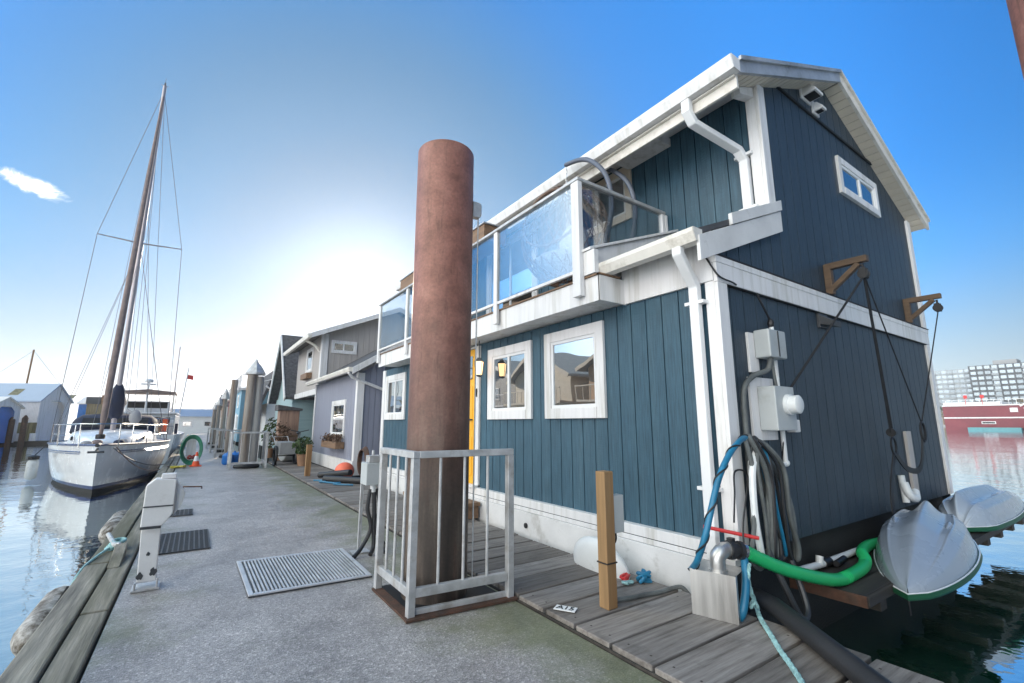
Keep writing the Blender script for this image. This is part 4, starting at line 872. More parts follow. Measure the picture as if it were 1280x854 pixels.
dinghy('grey upturned dinghy with green gunwale, bow overhanging the near platform edge',(4.56,1.38,-.015),R(9.5),(1.06,.93,1),0,R(-3.0))
dinghy('farther pale upturned dinghy lying at the far end of the platform',(10.8,1.71,.06),R(180.5),(1.6,.76,1.08),R(4),0)

# ------------------------------------------------------------------ things on the walkway
am = T('tread_mat','large ribbed aluminium tread mat lying on the concrete','mat',(.93,4.68,0))
Q=[(.455,4.183),(1.375,4.134),(1.387,5.15),(.442,5.235)]
def quad(u,v): 
    a=Vector(Q[0]).lerp(Vector(Q[1]),u); c=Vector(Q[3]).lerp(Vector(Q[2]),u); return a.lerp(c,v)
b=MB(); pr=[(*quad(u,v),z) for z in (.004,.012) for u,v in ((0,0),(1,0),(1,1),(0,1))]; b.add(pr,[(3,2,1,0),(4,5,6,7),(0,1,5,4),(1,2,6,5),(2,3,7,6),(3,0,4,7)])
b.build('base_sheet', M['greydark'], am)
b=MB()
for i in range(30):
    u=.065+.87*i/29; p=quad(u,.045); q=quad(u,.955); b.bar((*p,.019),(*q,.019),.013,.014)
b.build('ribs', M['alumat'], am, bev=.002)
b=MB()
for (u0,v0,u1,v1) in ((0.02,0,0.02,1),(.98,0,.98,1),(0.04,.018,.96,.018),(0.04,.982,.96,.982)): b.bar((*quad(u0,v0),.018),(*quad(u1,v1),.018),.036,.014)
b.build('frame', M['alumat'], am, bev=.004)
def grid_mat(x0,x1,y0,y1,label,sk=0.):
    t=T('rubber_mat',label,'mat',((x0+x1)/2,(y0+y1)/2,0),'dark mats on the walkway'); b=MB(); b.box(x0,x1,y0,y1,.004,.008); b.build('base', M['rubbermat'], t)
    b=MB(); n=int((y1-y0)/.045)
    for i in range(n+1): b.box(x0,x1,y0+(y1-y0)*i/n-.008,y0+(y1-y0)*i/n+.008,.008,.018)
    m_=int((x1-x0)/.045)
    for i in range(m_+1): b.box(x0+(x1-x0)*i/m_-.007,x0+(x1-x0)*i/m_+.007,y0,y1,.008,.0165)
    b.build('grid', M['greydark'], t); return t
grid_mat(-.25,.25,6.0,7.0,'dark grid mat just behind the white bracket post')
grid_mat(-.22,.09,8.25,8.75,'small dark mat further along, half hidden by the white bracket post')
tag(MB().tube([(-.08,11.6,.0),(-.08,11.6,.04),(.226,11.42,.04),(.226,11.42,0)],.014,8).build('deck_staple', M['rust']),'low rusty steel staple set in the concrete beyond the mats','staple')
# white bracket post
wp = T('bracket_post','white painted steel bracket post bolted to the left edge of the walkway','bracket post',(-.2,4.85,0))
b=MB(); prof=[(-.262,.06),(-.142,.06),(-.15,.47),(-.085,.56),(-.08,.835),(-.225,.85),(-.275,.80),(-.28,.47)]
b.prism([(-.262,.06),(-.142,.06),(-.152,.47),(-.278,.47)],'y',4.85,4.93); b.build('leg', M['whitedirty'], wp, bev=.006)
b=MB(); b.prism([(-.285,.47),(-.15,.47),(-.083,.57),(-.083,.84),(-.225,.85),(-.282,.80)],'y',4.82,4.98); bd=b.build('housing', M['whitedirty'], wp, bev=.008)
b=MB(); b.bar((-.282,4.817,.635),(-.085,4.817,.635),.006,.01); b.build('seam', M['greydark'], bd); MB().bar((-.284,4.815,.475),(-.15,4.815,.475),.012,.02).build('seam', M['greydark'], bd)
b=MB(); b.prism([(-.08,.82),(-.015,.72),(-.03,.63),(-.08,.55)],'y',4.86,4.98); b.build('side_wing', M['white'], wp, bev=.006)
b=MB(); b.box(-.19,-.09,4.85,4.95,.845,.885); b.build('cap', M['white'], wp, bev=.006)
b=MB(); b.box(-.29,-.11,4.8,4.99,.004,.02); b.bar((-.13,4.83,.02),(-.13,4.83,.09),.012,.05); b.bar((-.27,4.83,.02),(-.27,4.83,.07),.012,.05); b.build('base_plate', M['galv'], wp, bev=.003)
b=MB(); 
for (cx_,cz_,r_) in ((-.248,.11,.022),(-.166,.13,.024),(-.212,.27,.012)):
    pp=[(cx_+r_*(.5+.7*abs(math.sin(k*2.3+cx_*9)))*math.cos(k*math.pi/6), cz_+1.3*r_*(.5+.7*abs(math.sin(k*1.7)))*math.sin(k*math.pi/6)) for k in range(12)]
    MB().prism(pp,'y',4.8475,4.852).build('chipped_patch', M['greydark'], wp)
# cleat, chock, fenders along the kerb
cl = T('mooring_cleat','steel cleat wrapped in pale rope on the kerb timbers','cleat',(-.58,6.4,.03))
b=MB(); b.box(-.62,-.54,6.3,6.5,.025,.04); b.tube(smooth_path([(-.5,6.08,.13),(-.55,6.25,.1),(-.58,6.4,.1),(-.61,6.55,.1),(-.66,6.72,.13)]),[.012]+[.022]*31+[.012],8); b.tube([(-.57,6.35,.04),(-.57,6.35,.1)],.02,8); b.tube([(-.59,6.46,.04),(-.59,6.46,.1)],.02,8); b.build('cleat', M['galv'], cl)
b=MB()
for k in range(5): b.tube([(-.58+.05*math.cos(a*math.pi/8)+.012*k,6.4+.1*math.sin(a*math.pi/8),.045+.016*k) for a in range(16)],.013,6,closed=True)
b.tube(smooth_path([(-.6,6.3,.06),(-.66,6.0,.05),(-.72,5.7,.0),(-.76,5.4,-.2),(-.8,5.2,-.35)]),.012,6); b.build('rope_wrap', M['ltblue'], cl)
b=MB(); b.prism([(5.62,.025),(6.08,.025),(6.1,.14),(6.02,.12),(5.8,.06)],'x',-.53,-.44); tag(b.build('wood_chock', M['woodY'], bev=.006),'broken grey timber chock on the inner kerb plank','timber chock')
def fend(name,p,q,r_,mat_,label,grp=None):
    P=Vector(p);Qv=Vector(q);k=12; pts=[];rs=[]
    for i in range(k+1):
        t_=i/k; pts.append(P.lerp(Qv,t_)); e=min(t_,1-t_); rs.append(r_*min(1,(e*6+.12)**.5))
    return tag(MB().tube(pts,rs,16).build(name,mat_),label,'fender',grp)
fend('old_fender',(-.86,5.15,-.36),(-.86,6.3,-.33),.15,M['mussel'],'mussel covered old fender tied at the near left kerb','old fenders floating along the kerb')
fend('old_fender',(-.84,8.9,-.3),(-.84,10.4,-.28),.17,M['mussel'],'yellowed log shaped fender beyond the rope wrapped cleat','old fenders floating along the kerb')
tag(MB().tube(smooth_path([(-.72,5.3,.0),(-.8,5.15,-.2),(-.9,4.9,-.4),(-1.1,4.4,-.49)]),.012,6).build('fender_rope', M['blackrope']),'dark rope tying the near fender to the kerb','rope')
# cone, hose pedestal
cn_ = T('traffic_cone','orange traffic cone with a white band beside the hose pedestal','traffic cone',(.12,17.3,0))
MB().box(-.03,.27,17.15,17.45,.004,.03).lathe([(.105,.03),(.075,.16)],(.12,17.3,0),18).build('body', M['coneorange'], cn_)
MB().lathe([(.0755,.16),(.045,.31)],(.12,17.3,0),18).build('band', M['plate'], cn_)
MB().lathe([(.0455,.31),(.025,.42),(.02,.43),(.001,.43)],(.12,17.3,0),18).build('tip', M['coneorange'], cn_)
hp_ = T('hose_pedestal','white shore power pedestal hung with a coil of green hose','pedestal',(-.05,18,0))
MB().box(-.17,.07,17.9,18.12,.004,.72).prism([(-.19,.72),(.09,.72),(.02,.82),(-.12,.82)],'y',17.88,18.14).build('cabinet', M['white'], hp_, bev=.01)
b=MB()
for k in range(7):
    rr_=.26+.012*k; b.tube([(-.03+rr_*math.cos(a*math.pi/14)*.85,17.84-.02*k,.48+rr_*1.35*math.sin(a*math.pi/14)) for a in range(28)],.02,6,closed=True)
b.build('hose_coil', mat('dark_green_hose',(.03,.2,.12),.5,var=.2), hp_)
MB().tube(smooth_path([(.0+.1*math.cos(i),17.75+.05*math.sin(i*1.3),.25+.05*math.sin(i*2)) for i in range(9)],4),.03,8).build('red_hose', M['farred'], hp_)
b=MB(); b.tube(smooth_path([(-.3+.18*math.sin(i*1.4),16.8+.2*math.cos(i*1.9),.03+.02*(i%3)) for i in range(14)],4),.02,6); tag(b.build('yellow_rope', mat('yellow_rope',(.6,.5,.08),.8)),'heap of yellow rope on the walkway near the sailboat','rope')
# utility pedestal beside the guard rail
up_ = T('power_pedestal','grey power box on a steel leg with black conduits left of the guard rail','power pedestal',(1.6,4.85,0))
MB().box(1.47,1.68,4.75,4.95,.68,.9).build('box', M['greybox'], up_, bev=.008); MB().box(1.5,1.66,4.78,4.9,.902,.97).tube([(1.56,4.85,.97),(1.56,4.85,1.02)],.015,8).build('top_fitting', M['galv'], up_, bev=.004)
b=MB(); b.tube([(1.58,4.86,.68),(1.58,4.86,.6)],.03,10); b.build('gland', M['ptube'], up_)
for k,x_ in enumerate((1.53,1.6,1.66)): MB().tube(smooth_path([(x_*.5+.79,4.86,.63),(x_,4.85,.45),(x_-.04*(k-1),4.84,.25),(x_-.05+.05*k,4.82,.08),(x_-.14+.09*k,4.75,.02)]),.021,8).build('conduit', M['black'], up_)
b=MB(); b.bar((1.5,4.97,0.004),(1.5,4.97,.7),.03,.03); b.box(1.42,1.6,4.9,5.04,.004,.014); b.build('leg', M['galv'], up_)
# clutter on the far planks
tag(MB().sphere((2.98,11.3,.2),.22,20,12,1,1,.9).build('buoy', M['orange']),'faded orange round buoy lying on the planks by the lavender house','buoy')
for i,(p,q,r_) in enumerate((((2.45,10.85,.1),(3.25,9.7,.1),.075),((2.5,11.6,.11),(2.95,10.7,.22),.065))):
    tag(MB().tube([p,q],r_,12).build('drain_pipe', M['black']), ('long black pipe lying on the planks in front of the orange buoy','shorter black pipe resting across the first beside the buoy')[i],'pipe')
tag(MB().tube(smooth_path([(2.28+.12*math.sin(i*1.7)+.05*i,11.0-.14*i+.1*math.cos(i*2.1),.055+.012*(i%2)) for i in range(9)],4),.018,6).build('mooring_rope', M['blue']),'tangled blue rope on the planks before the short brown post','rope')
tag(MB().box(2.3,2.42,12.22,12.34,.037,.78).build('timber_post', M['postwood'], bev=.006),'short plain brown timber post on the far planks','post')
hm = T('hose_reel','brown hose coil hanging by the lavender house corner','hose',(3.3,10.6,.4))
b=MB()
for k in range(6): b.tube([(3.2+.015*k,10.75+.3*math.cos(a*math.pi/10),.42+(.28+.012*k)*math.sin(a*math.pi/10)) for a in range(20)],.017,6,closed=True)
b.build('coil', M['rust'], hm)
def wheel(mb,c,r_,tr,n=24,spk=10,ax='x'):
    f=(lambda a,b_:(c[0],c[1]+a,c[2]+b_)) if ax=='x' else (lambda a,b_:(c[0]+a,c[1],c[2]+b_))
    mb.tube([f(r_*math.cos(2*math.pi*i/n),r_*math.sin(2*math.pi*i/n)) for i in range(n)],tr,6,closed=True)
bk = T('bicycle','dark bicycle parked on the planks by the lavender house','bicycle',(2.8,16.4,0))
w1=MB(); wheel(w1,(2.75,15.9,.38),.33,.022); w1.build('wheel', M['black'], bk); w1=MB(); wheel(w1,(2.85,16.95,.38),.33,.022); w1.build('wheel', M['black'], bk)
b=MB()
for p,q in (((2.75,15.9,.38),(2.78,16.1,.9)),((2.85,16.95,.38),(2.82,16.5,.38)),((2.82,16.5,.38),(2.78,16.12,.8)),((2.82,16.5,.38),(2.83,16.65,.95)),((2.78,16.12,.82),(2.83,16.63,.85)),((2.85,16.95,.38),(2.83,16.63,.8))): b.tube([p,q],.018,6)
b.build('frame', M['greydark'], bk); b=MB(); b.tube([(2.5,16.05,1.08),(2.78,16.1,1.02),(3.05,16.15,1.08)],.016,6); b.tube([(2.78,16.1,.9),(2.78,16.1,1.03)],.016,6); b.build('handlebar', M['greydark'], bk)
MB().sphere((2.83,16.66,.98),.12,10,6,.6,1.1,.35).build('saddle', M['black'], bk)
hc = T('handcart','black wheeled dock cart behind the near timber pile','cart',(2.3,16.2,0))
b=MB(); wheel(b,(2.12,16.1,.3),.28,.04); b.tube([(2.12,16.1,.3),(2.7,16.1,.3)],.02,6); b.build('wheel', M['black'], hc); b=MB(); wheel(b,(2.7,16.1,.3),.28,.04); b.build('wheel', M['black'], hc)
b=MB(); b.prism([(15.75,.35),(16.75,.35),(16.85,.72),(15.65,.72)],'x',2.18,2.64); b.build('tub', M['fargrey'], hc, bev=.02)
b=MB(); b.tube([(2.2,16.8,.6),(2.2,17.35,.85),(2.62,17.35,.85),(2.62,16.8,.6)],.016,6); b.build('handle', M['galv'], hc)
br = T('barrel','grey plastic barrel lying by the wooden cabinet','barrel',(2.75,17.3,.3))
MB().tube([(2.45,17.1,.32),(2.5,17.12,.32),(2.75,17.25,.32),(3.0,17.38,.32),(3.05,17.4,.32)],[.24,.28,.3,.28,.24],20).build('drum', M['greybox'], br)
cabn = T('garden_cabinet','tall weathered wooden cabinet under a shingled lid past the bicycle','cabinet',(2.75,18.6,0))
MB().box(2.45,3.1,18.3,18.9,.037,1.75).build('body', mat('cedar_board',(.3,.19,.14),.8,var=.25,grain=2), cabn, bev=.01)
MB().prism([(2.36,1.752),(3.18,1.752),(3.18,1.82),(2.36,1.95)],'y',18.22,18.98).build('lid', M['shingle'], cabn)
MB().box(2.47,3.08,18.285,18.298,.8,.88).build('shelf', M['brownwood'], cabn)
def foliage(mb, c, rx, ry, rz, n, sz, rng):
    for _ in range(n):
        while True:
            p=Vector((rng.uniform(-1,1),rng.uniform(-1,1),rng.uniform(-1,1)))
            if .3<p.length<1: break
        p=Vector((c[0]+p.x*rx,c[1]+p.y*ry,c[2]+p.z*rz)); a=Vector((rng.gauss(0,1),rng.gauss(0,1),rng.gauss(0,1))).normalized(); q=a.orthogonal().normalized(); s_=sz*rng.uniform(.6,1.4)
        r2=a.cross(q); mb.add([p-q*s_,p+r2*s_*.5,p+q*s_,p-r2*s_*.5],[(0,1,2,3)])
for i,(x,y,h_,lab) in enumerate(((2.5,17.9,.95,'dry brown potted plant beside the wooden cabinet'),(2.35,19.4,1.1,'leafy potted shrub just behind the near timber pile'),(2.75,15.2,.5,'low potted plant at the foot of the lavender house'))):
    t=T('potted_plant',lab,'plant',(x,y,0),'potted plants on the far planks'); MB().lathe([(.12,.04),(.17,.36),(.18,.38),(.15,.38),(.001,.35)],(x,y,0),16).build('pot', M['farbrown'], t)
    b=MB(); foliage(b,(x,y,.38+h_*.5),.3,.3,h_*.55,260,.06,rnd); b.build('leaves', M['soil'] if i==0 else M['leafg'], t); MB().tube([(x,y,.3),(x+.03,y,.4+h_*.4)],.015,5).build('stem', M['brownwood'], t)
for i in range(3):
    tag(MB().lathe([(.12,.0),(.16,.05),(.16,.28),(.1,.34),(.03,.36),(.03,.4),(.001,.4)],(.95+.2*i,14.1+.25*i-1.2+4.6,.004),14).build('water_jug', M['deepblue']),('blue jug nearest the timber pile','middle blue jug of the row past the timber pile','farthest blue jug of the row past the timber pile')[i],'jug','blue jugs on the walkway')

# ------------------------------------------------------------------ timber mooring piles along the dock
def wpile(x,y,r_,zt,label,cap=True,n=3):
    t=T('timber_pile',label,'pile',(x,y,0),'timber mooring piles along the walkway')
    for k in range(n):
        a=k*2*math.pi/n+.5+x; ox=r_*.5*math.cos(a); oy=r_*.5*math.sin(a); h_=zt-(.0 if k==0 else .04*k)
        MB().lathe([(r_*.58,-1.5),(r_*.55,h_*.5),(r_*.5,h_-.35 if cap else h_),(r_*.47,h_-.33 if cap else h_+.01)]+([] if cap else [(.001,h_+.015)]),(x+ox,y+oy,0),14).build('log', M['pilewood'], t)
    if cap: MB().lathe([(r_*1.08,zt-.36),(r_*1.1,zt-.3),(.02,zt+.12),(.001,zt+.125)],(x,y,0),8,False).build('cap', M['galv'], t)
    b=MB(); b.lathe([(r_*1.35,.004),(r_*1.4,.06),(r_*1.2,.12),(r_*1.05,.12)],(x,y,0),16); b.build('collar', M['black'], t)
    return t
PILES=[(1.36,15.95,.25,3.12,'nearest capped timber pile cluster, streaked grey and orange',True),(1.12,21.2,.2,3.0,'second timber pile along the walkway, dark brown and uncapped',False),(1.02,25.0,.17,2.75,'third timber pile, grey with a pointed cap',True),(.95,29.5,.16,2.6,'fourth timber pile, slim brown with a pointed cap',True),(.9,34.5,.17,2.5,'farthest timber pile at the end of the row',True)]
for i,p in enumerate(PILES): wpile(p[0],p[1],p[2],p[3],p[4],p[5],3 if i==0 else 2)
for i,p in enumerate(PILES[:4]):
    d=p[2]+.2; x,y=p[0],p[1]
    guard((x-d,y+d),(x-d,y-d),(x+d,y-d),(x+d,y+d),'guard_rail',('white guard rail around the nearest capped timber pile','guard rail around the second, dark brown timber pile','guard rail around the third, grey timber pile','guard rail around the fourth, slim timber pile')[i],'guard rails around the timber piles',1.05,3)

# ------------------------------------------------------------------ neighbouring houses
lv = T('lavender_house','lavender floating house with greige upper storey and white trim','house',(3.35,11.9,-.5))
MB().box(3.3,8,11.95,21.4,-.9,.0).build('float', M['concretefloat'], lv)
b=MB(); siding(b,'y',11.9,17.0,lambda a:.35,lambda a:2.6,3.35,.15); siding(b,'x',3.35,7.8,lambda a:.35,lambda a:2.55+min(2,(a-3.35)*.62),11.9,.15); b.build('lower_wall', M['lavender'], lv)
b=MB(); b.add([(3.36,17.0,.0),(7.8,17.0,.0),(7.8,17.0,2.6),(3.36,17.0,2.6)],[(0,1,2,3)]); b.build('end_wall', M['lavender'], lv)
b=MB(); b.box(3.3,3.349,11.86,17.02,.02,.36); b.box(3.3,7.8,11.86,11.899,.02,.36); b.build('base_trim', M['white'], lv, bev=.004)
b=MB(); b.box(3.32,3.349,11.87,12.02,.36,2.6).box(3.3215,3.5,11.865,11.899,.36,2.58).box(3.32,3.349,16.9,17.02,.36,2.6); b.build('corner_trim', M['white'], lv, bev=.004)
window(lv,'y',3.35,12.95,14.45,.9,1.94,.11,bars=(1.42,))
fbx=T; b=MB(); b.box(3.1,3.34,12.85,14.5,.62,.8); o=b.build('flower_box', M['brownwood'], lv, bev=.01); b=MB()
for k in range(7): foliage(b,(3.2,12.95+.24*k,.88),.16,.17,.14,55,.04,rnd)
b.build('flowers', M['soil'], o)
lz2=lambda x:2.62+(x-3.2)*.62
b=MB(); b.prism([(3.12,lz2(3.12)),(6,lz2(6)),(6,lz2(6)+.09),(3.12,lz2(3.12)+.09)],'y',11.62,17.05); b.build('lower_roof', M['roof'], lv)
b=MB(); b.prism([(3.1,lz2(3.1)-.05),(6,lz2(6)-.05),(6,lz2(6)+.12),(3.1,lz2(3.1)+.12)],'y',11.58,11.618); b.prism([(3.2,lz2(3.2)-.012),(6,lz2(6)-.012),(6,lz2(6)-.004),(3.2,lz2(3.2)-.004)],'y',11.62,11.9); b.build('rake_board', M['white'], lv, bev=.004)
b=MB(); gutter(b,3.0,11.6,17.1,2.68,.12,.11); b.build('gutter', M['gutter'], lv)
b=MB(); b.tube([(3.05,11.75,2.56),(3.15,11.8,2.45),(3.75,11.84,2.25),(4.6,11.84,1.95)],.04,8); b.build('downspout', M['white'], lv)
# upper storey
UY0,UY1=16.7,21.4; ur=lambda x:5.5-.43*abs(x-6.0)
b=MB(); siding(b,'x',3.4,8.4,lambda a:2.5,lambda a:ur(a)-.01,UY0,.2,extra=(6.0,)); siding(b,'y',UY0,UY1,lambda a:2.5,lambda a:ur(3.4)-.01,3.4,.2); b.add([(3.4,UY1,2.5),(8.4,UY1,2.5),(8.4,UY1,ur(8.4)),(6,UY1,5.5),(3.4,UY1,ur(3.4))],[(0,1,2,3,4)]); b.add([(8.4,UY0,0),(8.4,UY1,0),(8.4,UY1,ur(8.4)),(8.4,UY0,ur(8.4))],[(0,1,2,3)]); b.build('upper_wall', M['greige'], lv)
b=MB(); b.box(3.36,3.399,UY0+.001,UY1,2.3,2.5).box(3.4,8.4,UY0+.3,UY1,2.42,2.48); b.build('overhang_fascia', M['white'], lv)
b=MB(); b.box(3.36,3.58,UY0-.035,UY0-.001,2.5,ur(3.5)-.03).box(3.365,3.399,UY0+.0005,UY0+.22,2.5,ur(3.4)-.02); b.build('corner_trim', M['white'], lv, bev=.004)
window(lv,'x',UY0,3.68,4.56,3.74,4.2,.08,mull=(4.1,)); uw=window(lv,'y',3.4,18.2,19.4,3.2,4.15,.1)
b=MB(); b.box(3.2,3.39,18.2,19.4,2.95,3.15); b.build('flower_box', M['brownwood'], lv)
b=MB(); b.prism([(2.95,ur(2.95)),(6,5.5),(8.7,ur(8.7)),(8.7,ur(8.7)+.12),(6,5.62),(2.95,ur(2.95)+.12)],'y',16.35,21.7); b.build('upper_roof', M['roof'], lv)
b=MB(); b.prism([(2.93,ur(2.93)-.03),(6,5.47),(6,5.64),(2.93,ur(2.93)+.14)],'y',16.31,16.348); b.prism([(6.001,5.47),(8.72,ur(8.72)-.03),(8.72,ur(8.72)+.14),(6.001,5.64)],'y',16.31,16.348); b.build('rake_board', M['white'], lv)
b=MB(); gutter(b,2.82,16.3,21.7,ur(2.95)+.1,.13,.13); b.tube([(2.9,17.0,ur(2.95)-.05),(3.2,17.0,4.0),(3.36,17.0,3.8)],.045,8); b.build('gutter', M['gutter'], lv)

ah = T('gabled_house','steep dark roofed house with pale teal clapboard, beyond the lavender house','house',(3.4,22,-.5))
MB().box(3.3,8.5,22.05,27,-.9,.05).build('float', M['concretefloat'], ah)
b=MB(); clap(b,'x',3.4,8.4,.05,2.7,22.0); clap(b,'y',22.0,27.0,.05,2.5,3.4); b.build('wall', M['tealclap'], ah)
b=MB(); b.add([(3.45,22.0,2.5),(3.45,27,2.5),(3.45,24.5,5.35)],[(0,1,2)]); b.build('gable', M['tealclap'], ah)
b=MB()
for (ya,yb) in ((21.75,24.5),(27.25,24.5)):
    b.add([(3.05,ya,2.3),(8.7,ya,2.3),(8.7,yb,5.45),(3.05,yb,5.45),(3.05,ya,2.42),(8.7,ya,2.42),(8.7,yb,5.58),(3.05,yb,5.58)],[(0,3,2,1),(4,5,6,7),(0,1,5,4),(1,2,6,5),(2,3,7,6),(3,0,4,7)])
b.build('roof', M['shingle'], ah)
b=MB(); b.bar((3.03,21.72,2.3),(3.03,24.5,5.5),.05,.2); b.bar((3.03,27.28,2.3),(3.03,24.5,5.5),.05,.2); b.build('rake_board', M['white'], ah)
window(ah,'y',3.4,23.6,25.0,1.0,2.1,.1,bars=(1.55,)); window(ah,'x',22.0,4.5,5.3,1.0,2.0,.1)
mh = T('gambrel_house','white clapboard house with a dark gambrel roof and a curved emblem','house',(3.2,29,-.5))
MB().box(3.1,8.5,29.05,36,-.9,.05).build('float', M['concretefloat'], mh)
b=MB(); clap(b,'x',3.2,8.2,.05,2.6,29.0); clap(b,'y',29.0,36,.05,2.4,3.2)
b.add([(3.2,28.99,2.6),(8.2,28.99,2.6),(7.8,28.99,4.2),(5.7,28.99,5.1),(3.7,28.99,4.2)],[(0,1,2,3,4)]); b.build('wall', M['whiteclap'], mh)
b=MB(); sec=[(2.75,1.9),(3.55,4.2),(5.7,5.15),(7.85,4.2),(8.6,1.9),(8.75,1.9),(7.98,4.32),(5.7,5.3),(3.42,4.32),(2.6,1.9)]
for i in range(4): b.prism([sec[i],sec[i+1],sec[8-i],sec[9-i]],'y',28.6,36.3)
b.build('roof', M['shingle'], mh)
b=MB(); b.tube(smooth_path([(3.0,28.56,3.35),(3.2,28.55,3.2),(3.45,28.55,3.3),(3.6,28.55,3.6),(3.5,28.55,3.8)]),.05,6); b.tube([(2.7,28.55,3.5),(3.4,28.55,3.75)],.03,6); b.build('emblem', M['white'], mh)
window(mh,'x',29.0,4.2,5.2,1.0,2.1,.1); window(mh,'y',3.2,31,32.2,.9,2.0,.1); window(mh,'y',3.2,33.5,34.7,.9,2.0,.1)
def far_house(name,label,x0,y0,y1,zt,wallm,kind='flat',x1=8.):
    t=T(name,label,'house',(x0,y0,-.5),'houses further along the walkway')
    MB().box(x0-.1,x1,y0+.05,y1,-.9,.02).build('float', M['concretefloat'], t)
    b=MB(); siding(b,'y',y0,y1,lambda a:.02,lambda a:zt,x0,.25); siding(b,'x',x0,x1,lambda a:.02,lambda a:zt,y0,.25); b.add([(x0,y1,0),(x1,y1,0),(x1,y1,zt),(x0,y1,zt)],[(0,1,2,3)]); b.build('wall', wallm, t)
    if kind=='flat':
        b=MB(); b.box(x0-.25,x1+.1,y0-.25,y1+.2,zt,zt+.16); b.build('roof', M['white'], t)
        r=MB()
        for y in [y0+(y1-y0)*k/6 for k in range(7)]: r.tube([(x0-.1,y,zt+.16),(x0-.1,y,zt+1.1)],.025,6)
        r.tube([(x0-.1,y0,zt+1.1),(x0-.1,y1,zt+1.1)],.025,6); r.tube([(x0-.1,y0,zt+1.1),(x1,y0,zt+1.1)],.025,6); r.tube([(x0-.1,y0,zt+.65),(x1,y0,zt+.65)],.015,6); r.tube([(x0-.1,y0,zt+.65),(x0-.1,y1,zt+.65)],.015,6); r.build('roof_rail', M['galv'], t)
    else:
        ym=(y0+y1)/2; b=MB()
        for ya in (y0-.3,y1+.3): b.add([(x0-.3,ya,zt-.1),(x1,ya,zt-.1),(x1,ym,zt+1.3),(x0-.3,ym,zt+1.3),(x0-.3,ya,zt+.0),(x1,ya,zt+.0),(x1,ym,zt+1.42),(x0-.3,ym,zt+1.42)],[(0,3,2,1),(4,5,6,7),(0,1,5,4),(1,2,6,5),(2,3,7,6),(3,0,4,7)])
        b.build('roof', M['shingle'], t); MB().add([(x0,y0,zt),(x0,y1,zt),(x0,ym,zt+1.28)],[(0,1,2)]).build('gable', wallm, t)
    window(t,'y',x0,y0+.7,y0+1.9,.8,1.9,.1); window(t,'y',x0,y1-2.0,y1-.8,.8,1.9,.1); window(t,'y',x0,y0+1.5,y0+2.8,zt-1.2,zt-.25,.1); window(t,'x',y0,x0+.5,x0+1.4,.8,1.9,.1)
    b=MB(); b.box(x0-.03,x0-.001,y0+2.4,y0+3.3,.1,2.0); b.build('door', M['white'], t); return t
far_house('flat_roof_house','pale blue flat roofed house with a roof deck rail',2.45,37.5,43,3.6,M['farblue'])
far_house('flat_roof_house','brick red flat roofed house beyond the pale blue one',2.3,44.5,49,3.2,M['farred'])
far_house('small_gabled_house','grey gabled house beyond the brick red one',2.3,50.5,56,2.9,M['fargrey'],'gable')
far_house('small_gabled_house','cedar brown gabled house near the end of the walkway',2.3,57.5,63,3.,M['farbrown'],'gable')
far_house('small_gabled_house','last pale greige gabled house at the end of the walkway',2.3,64.5,70,2.9,M['greige'],'gable')
eh=T('end_shed','low white shed across the end of the walkway','shed',(0,78,-.5)); MB().box(-4.5,3.5,78,84,-.5,2.2).build('wall', M['whiteclap'], eh); MB().prism([(77.6,2.2),(84.4,2.2),(81,3.3)],'x',-4.9,3.9).build('roof', M['boatroof'], eh); window(eh,'x',78,-1.6,-.4,.8,1.6,.08); window(eh,'x',78,.9,2.1,.8,1.6,.08)

# ------------------------------------------------------------------ sailboat
sb = T('sailboat','white sailing yacht with bare mast and navy dodger moored bow towards us','sailboat',(-2.05,16.2,-.5))
BL=11.2; BD=Vector((-.06,1,0)).normalized(); BN=Vector((1,.06,0)).normalized(); BO=Vector((-2.02,15.85,0))
def bp_(s_, n_, z): p=BO+BD*s_+BN*n_; return (p.x,p.y,z)
def hbw(u,zf): # half-beam by length fraction and height fraction
    k=math.sin(min(1,u*1.75)*math.pi/2)**.9*(1-.28*max(0,u-.57)/.43); 
    return 1.62*k*(.80+.20*zf)
hl=MB(); n=40; rows=[(-.75,.0),(-.43,.36),(-.35,.43),(-.2,.58),(.0,.72),(.3,.87),(.55,.96),(.62,1.)]; vs=[];fs=[]
def stem(zf): return .62*(1-zf)**1.15
W=[]
for z,zf in rows:
    for sgn in (1,-1):
        for i in range(n+1):
            u=i/n; s_=stem(zf)+(BL-stem(zf))*u; sh_=.07*(1-u)**2*zf*1.6
            W.append(bp_(s_, sgn*hbw(u,zf), z+sh_))
k=n+1
def hullpart(r0,r1):
    f=[]
    for r_ in range(r0,r1):
        for sgn in (0,1):
            o0=(r_*2+sgn)*k; o1=((r_+1)*2+sgn)*k
            for i in range(n): f.append((o0+i,o0+i+1,o1+i+1,o1+i))
        f.append(((r_*2)*k+n,(r_*2+1)*k+n,((r_+1)*2+1)*k+n,((r_+1)*2)*k+n))
    return f
hl.add(W,hullpart(2,7),True); hull=hl.build('hull', M['fg'], sb)
MB().add(W,hullpart(0,1)+hullpart(0,1)[:0],True).build('bottom', M['antifoul'], hull); MB().add(W,hullpart(1,2),True).build('boot_stripe', M['hullstripe'], hull)
b=MB(); 
for sgn in (1,-1):
    pts=[Vector(bp_(stem(.93)+(BL-stem(.93))*i/n, sgn*(hbw(i/n,.93)+.012), .46+.10*(1-i/n)**2)) for i in range(3,n)]
    b.tube(pts,.014,4); b.tube([p-Vector((0,0,.05)) for p in pts],.008,4)
b.build('cove_stripe', M['hullstripe'], hull)
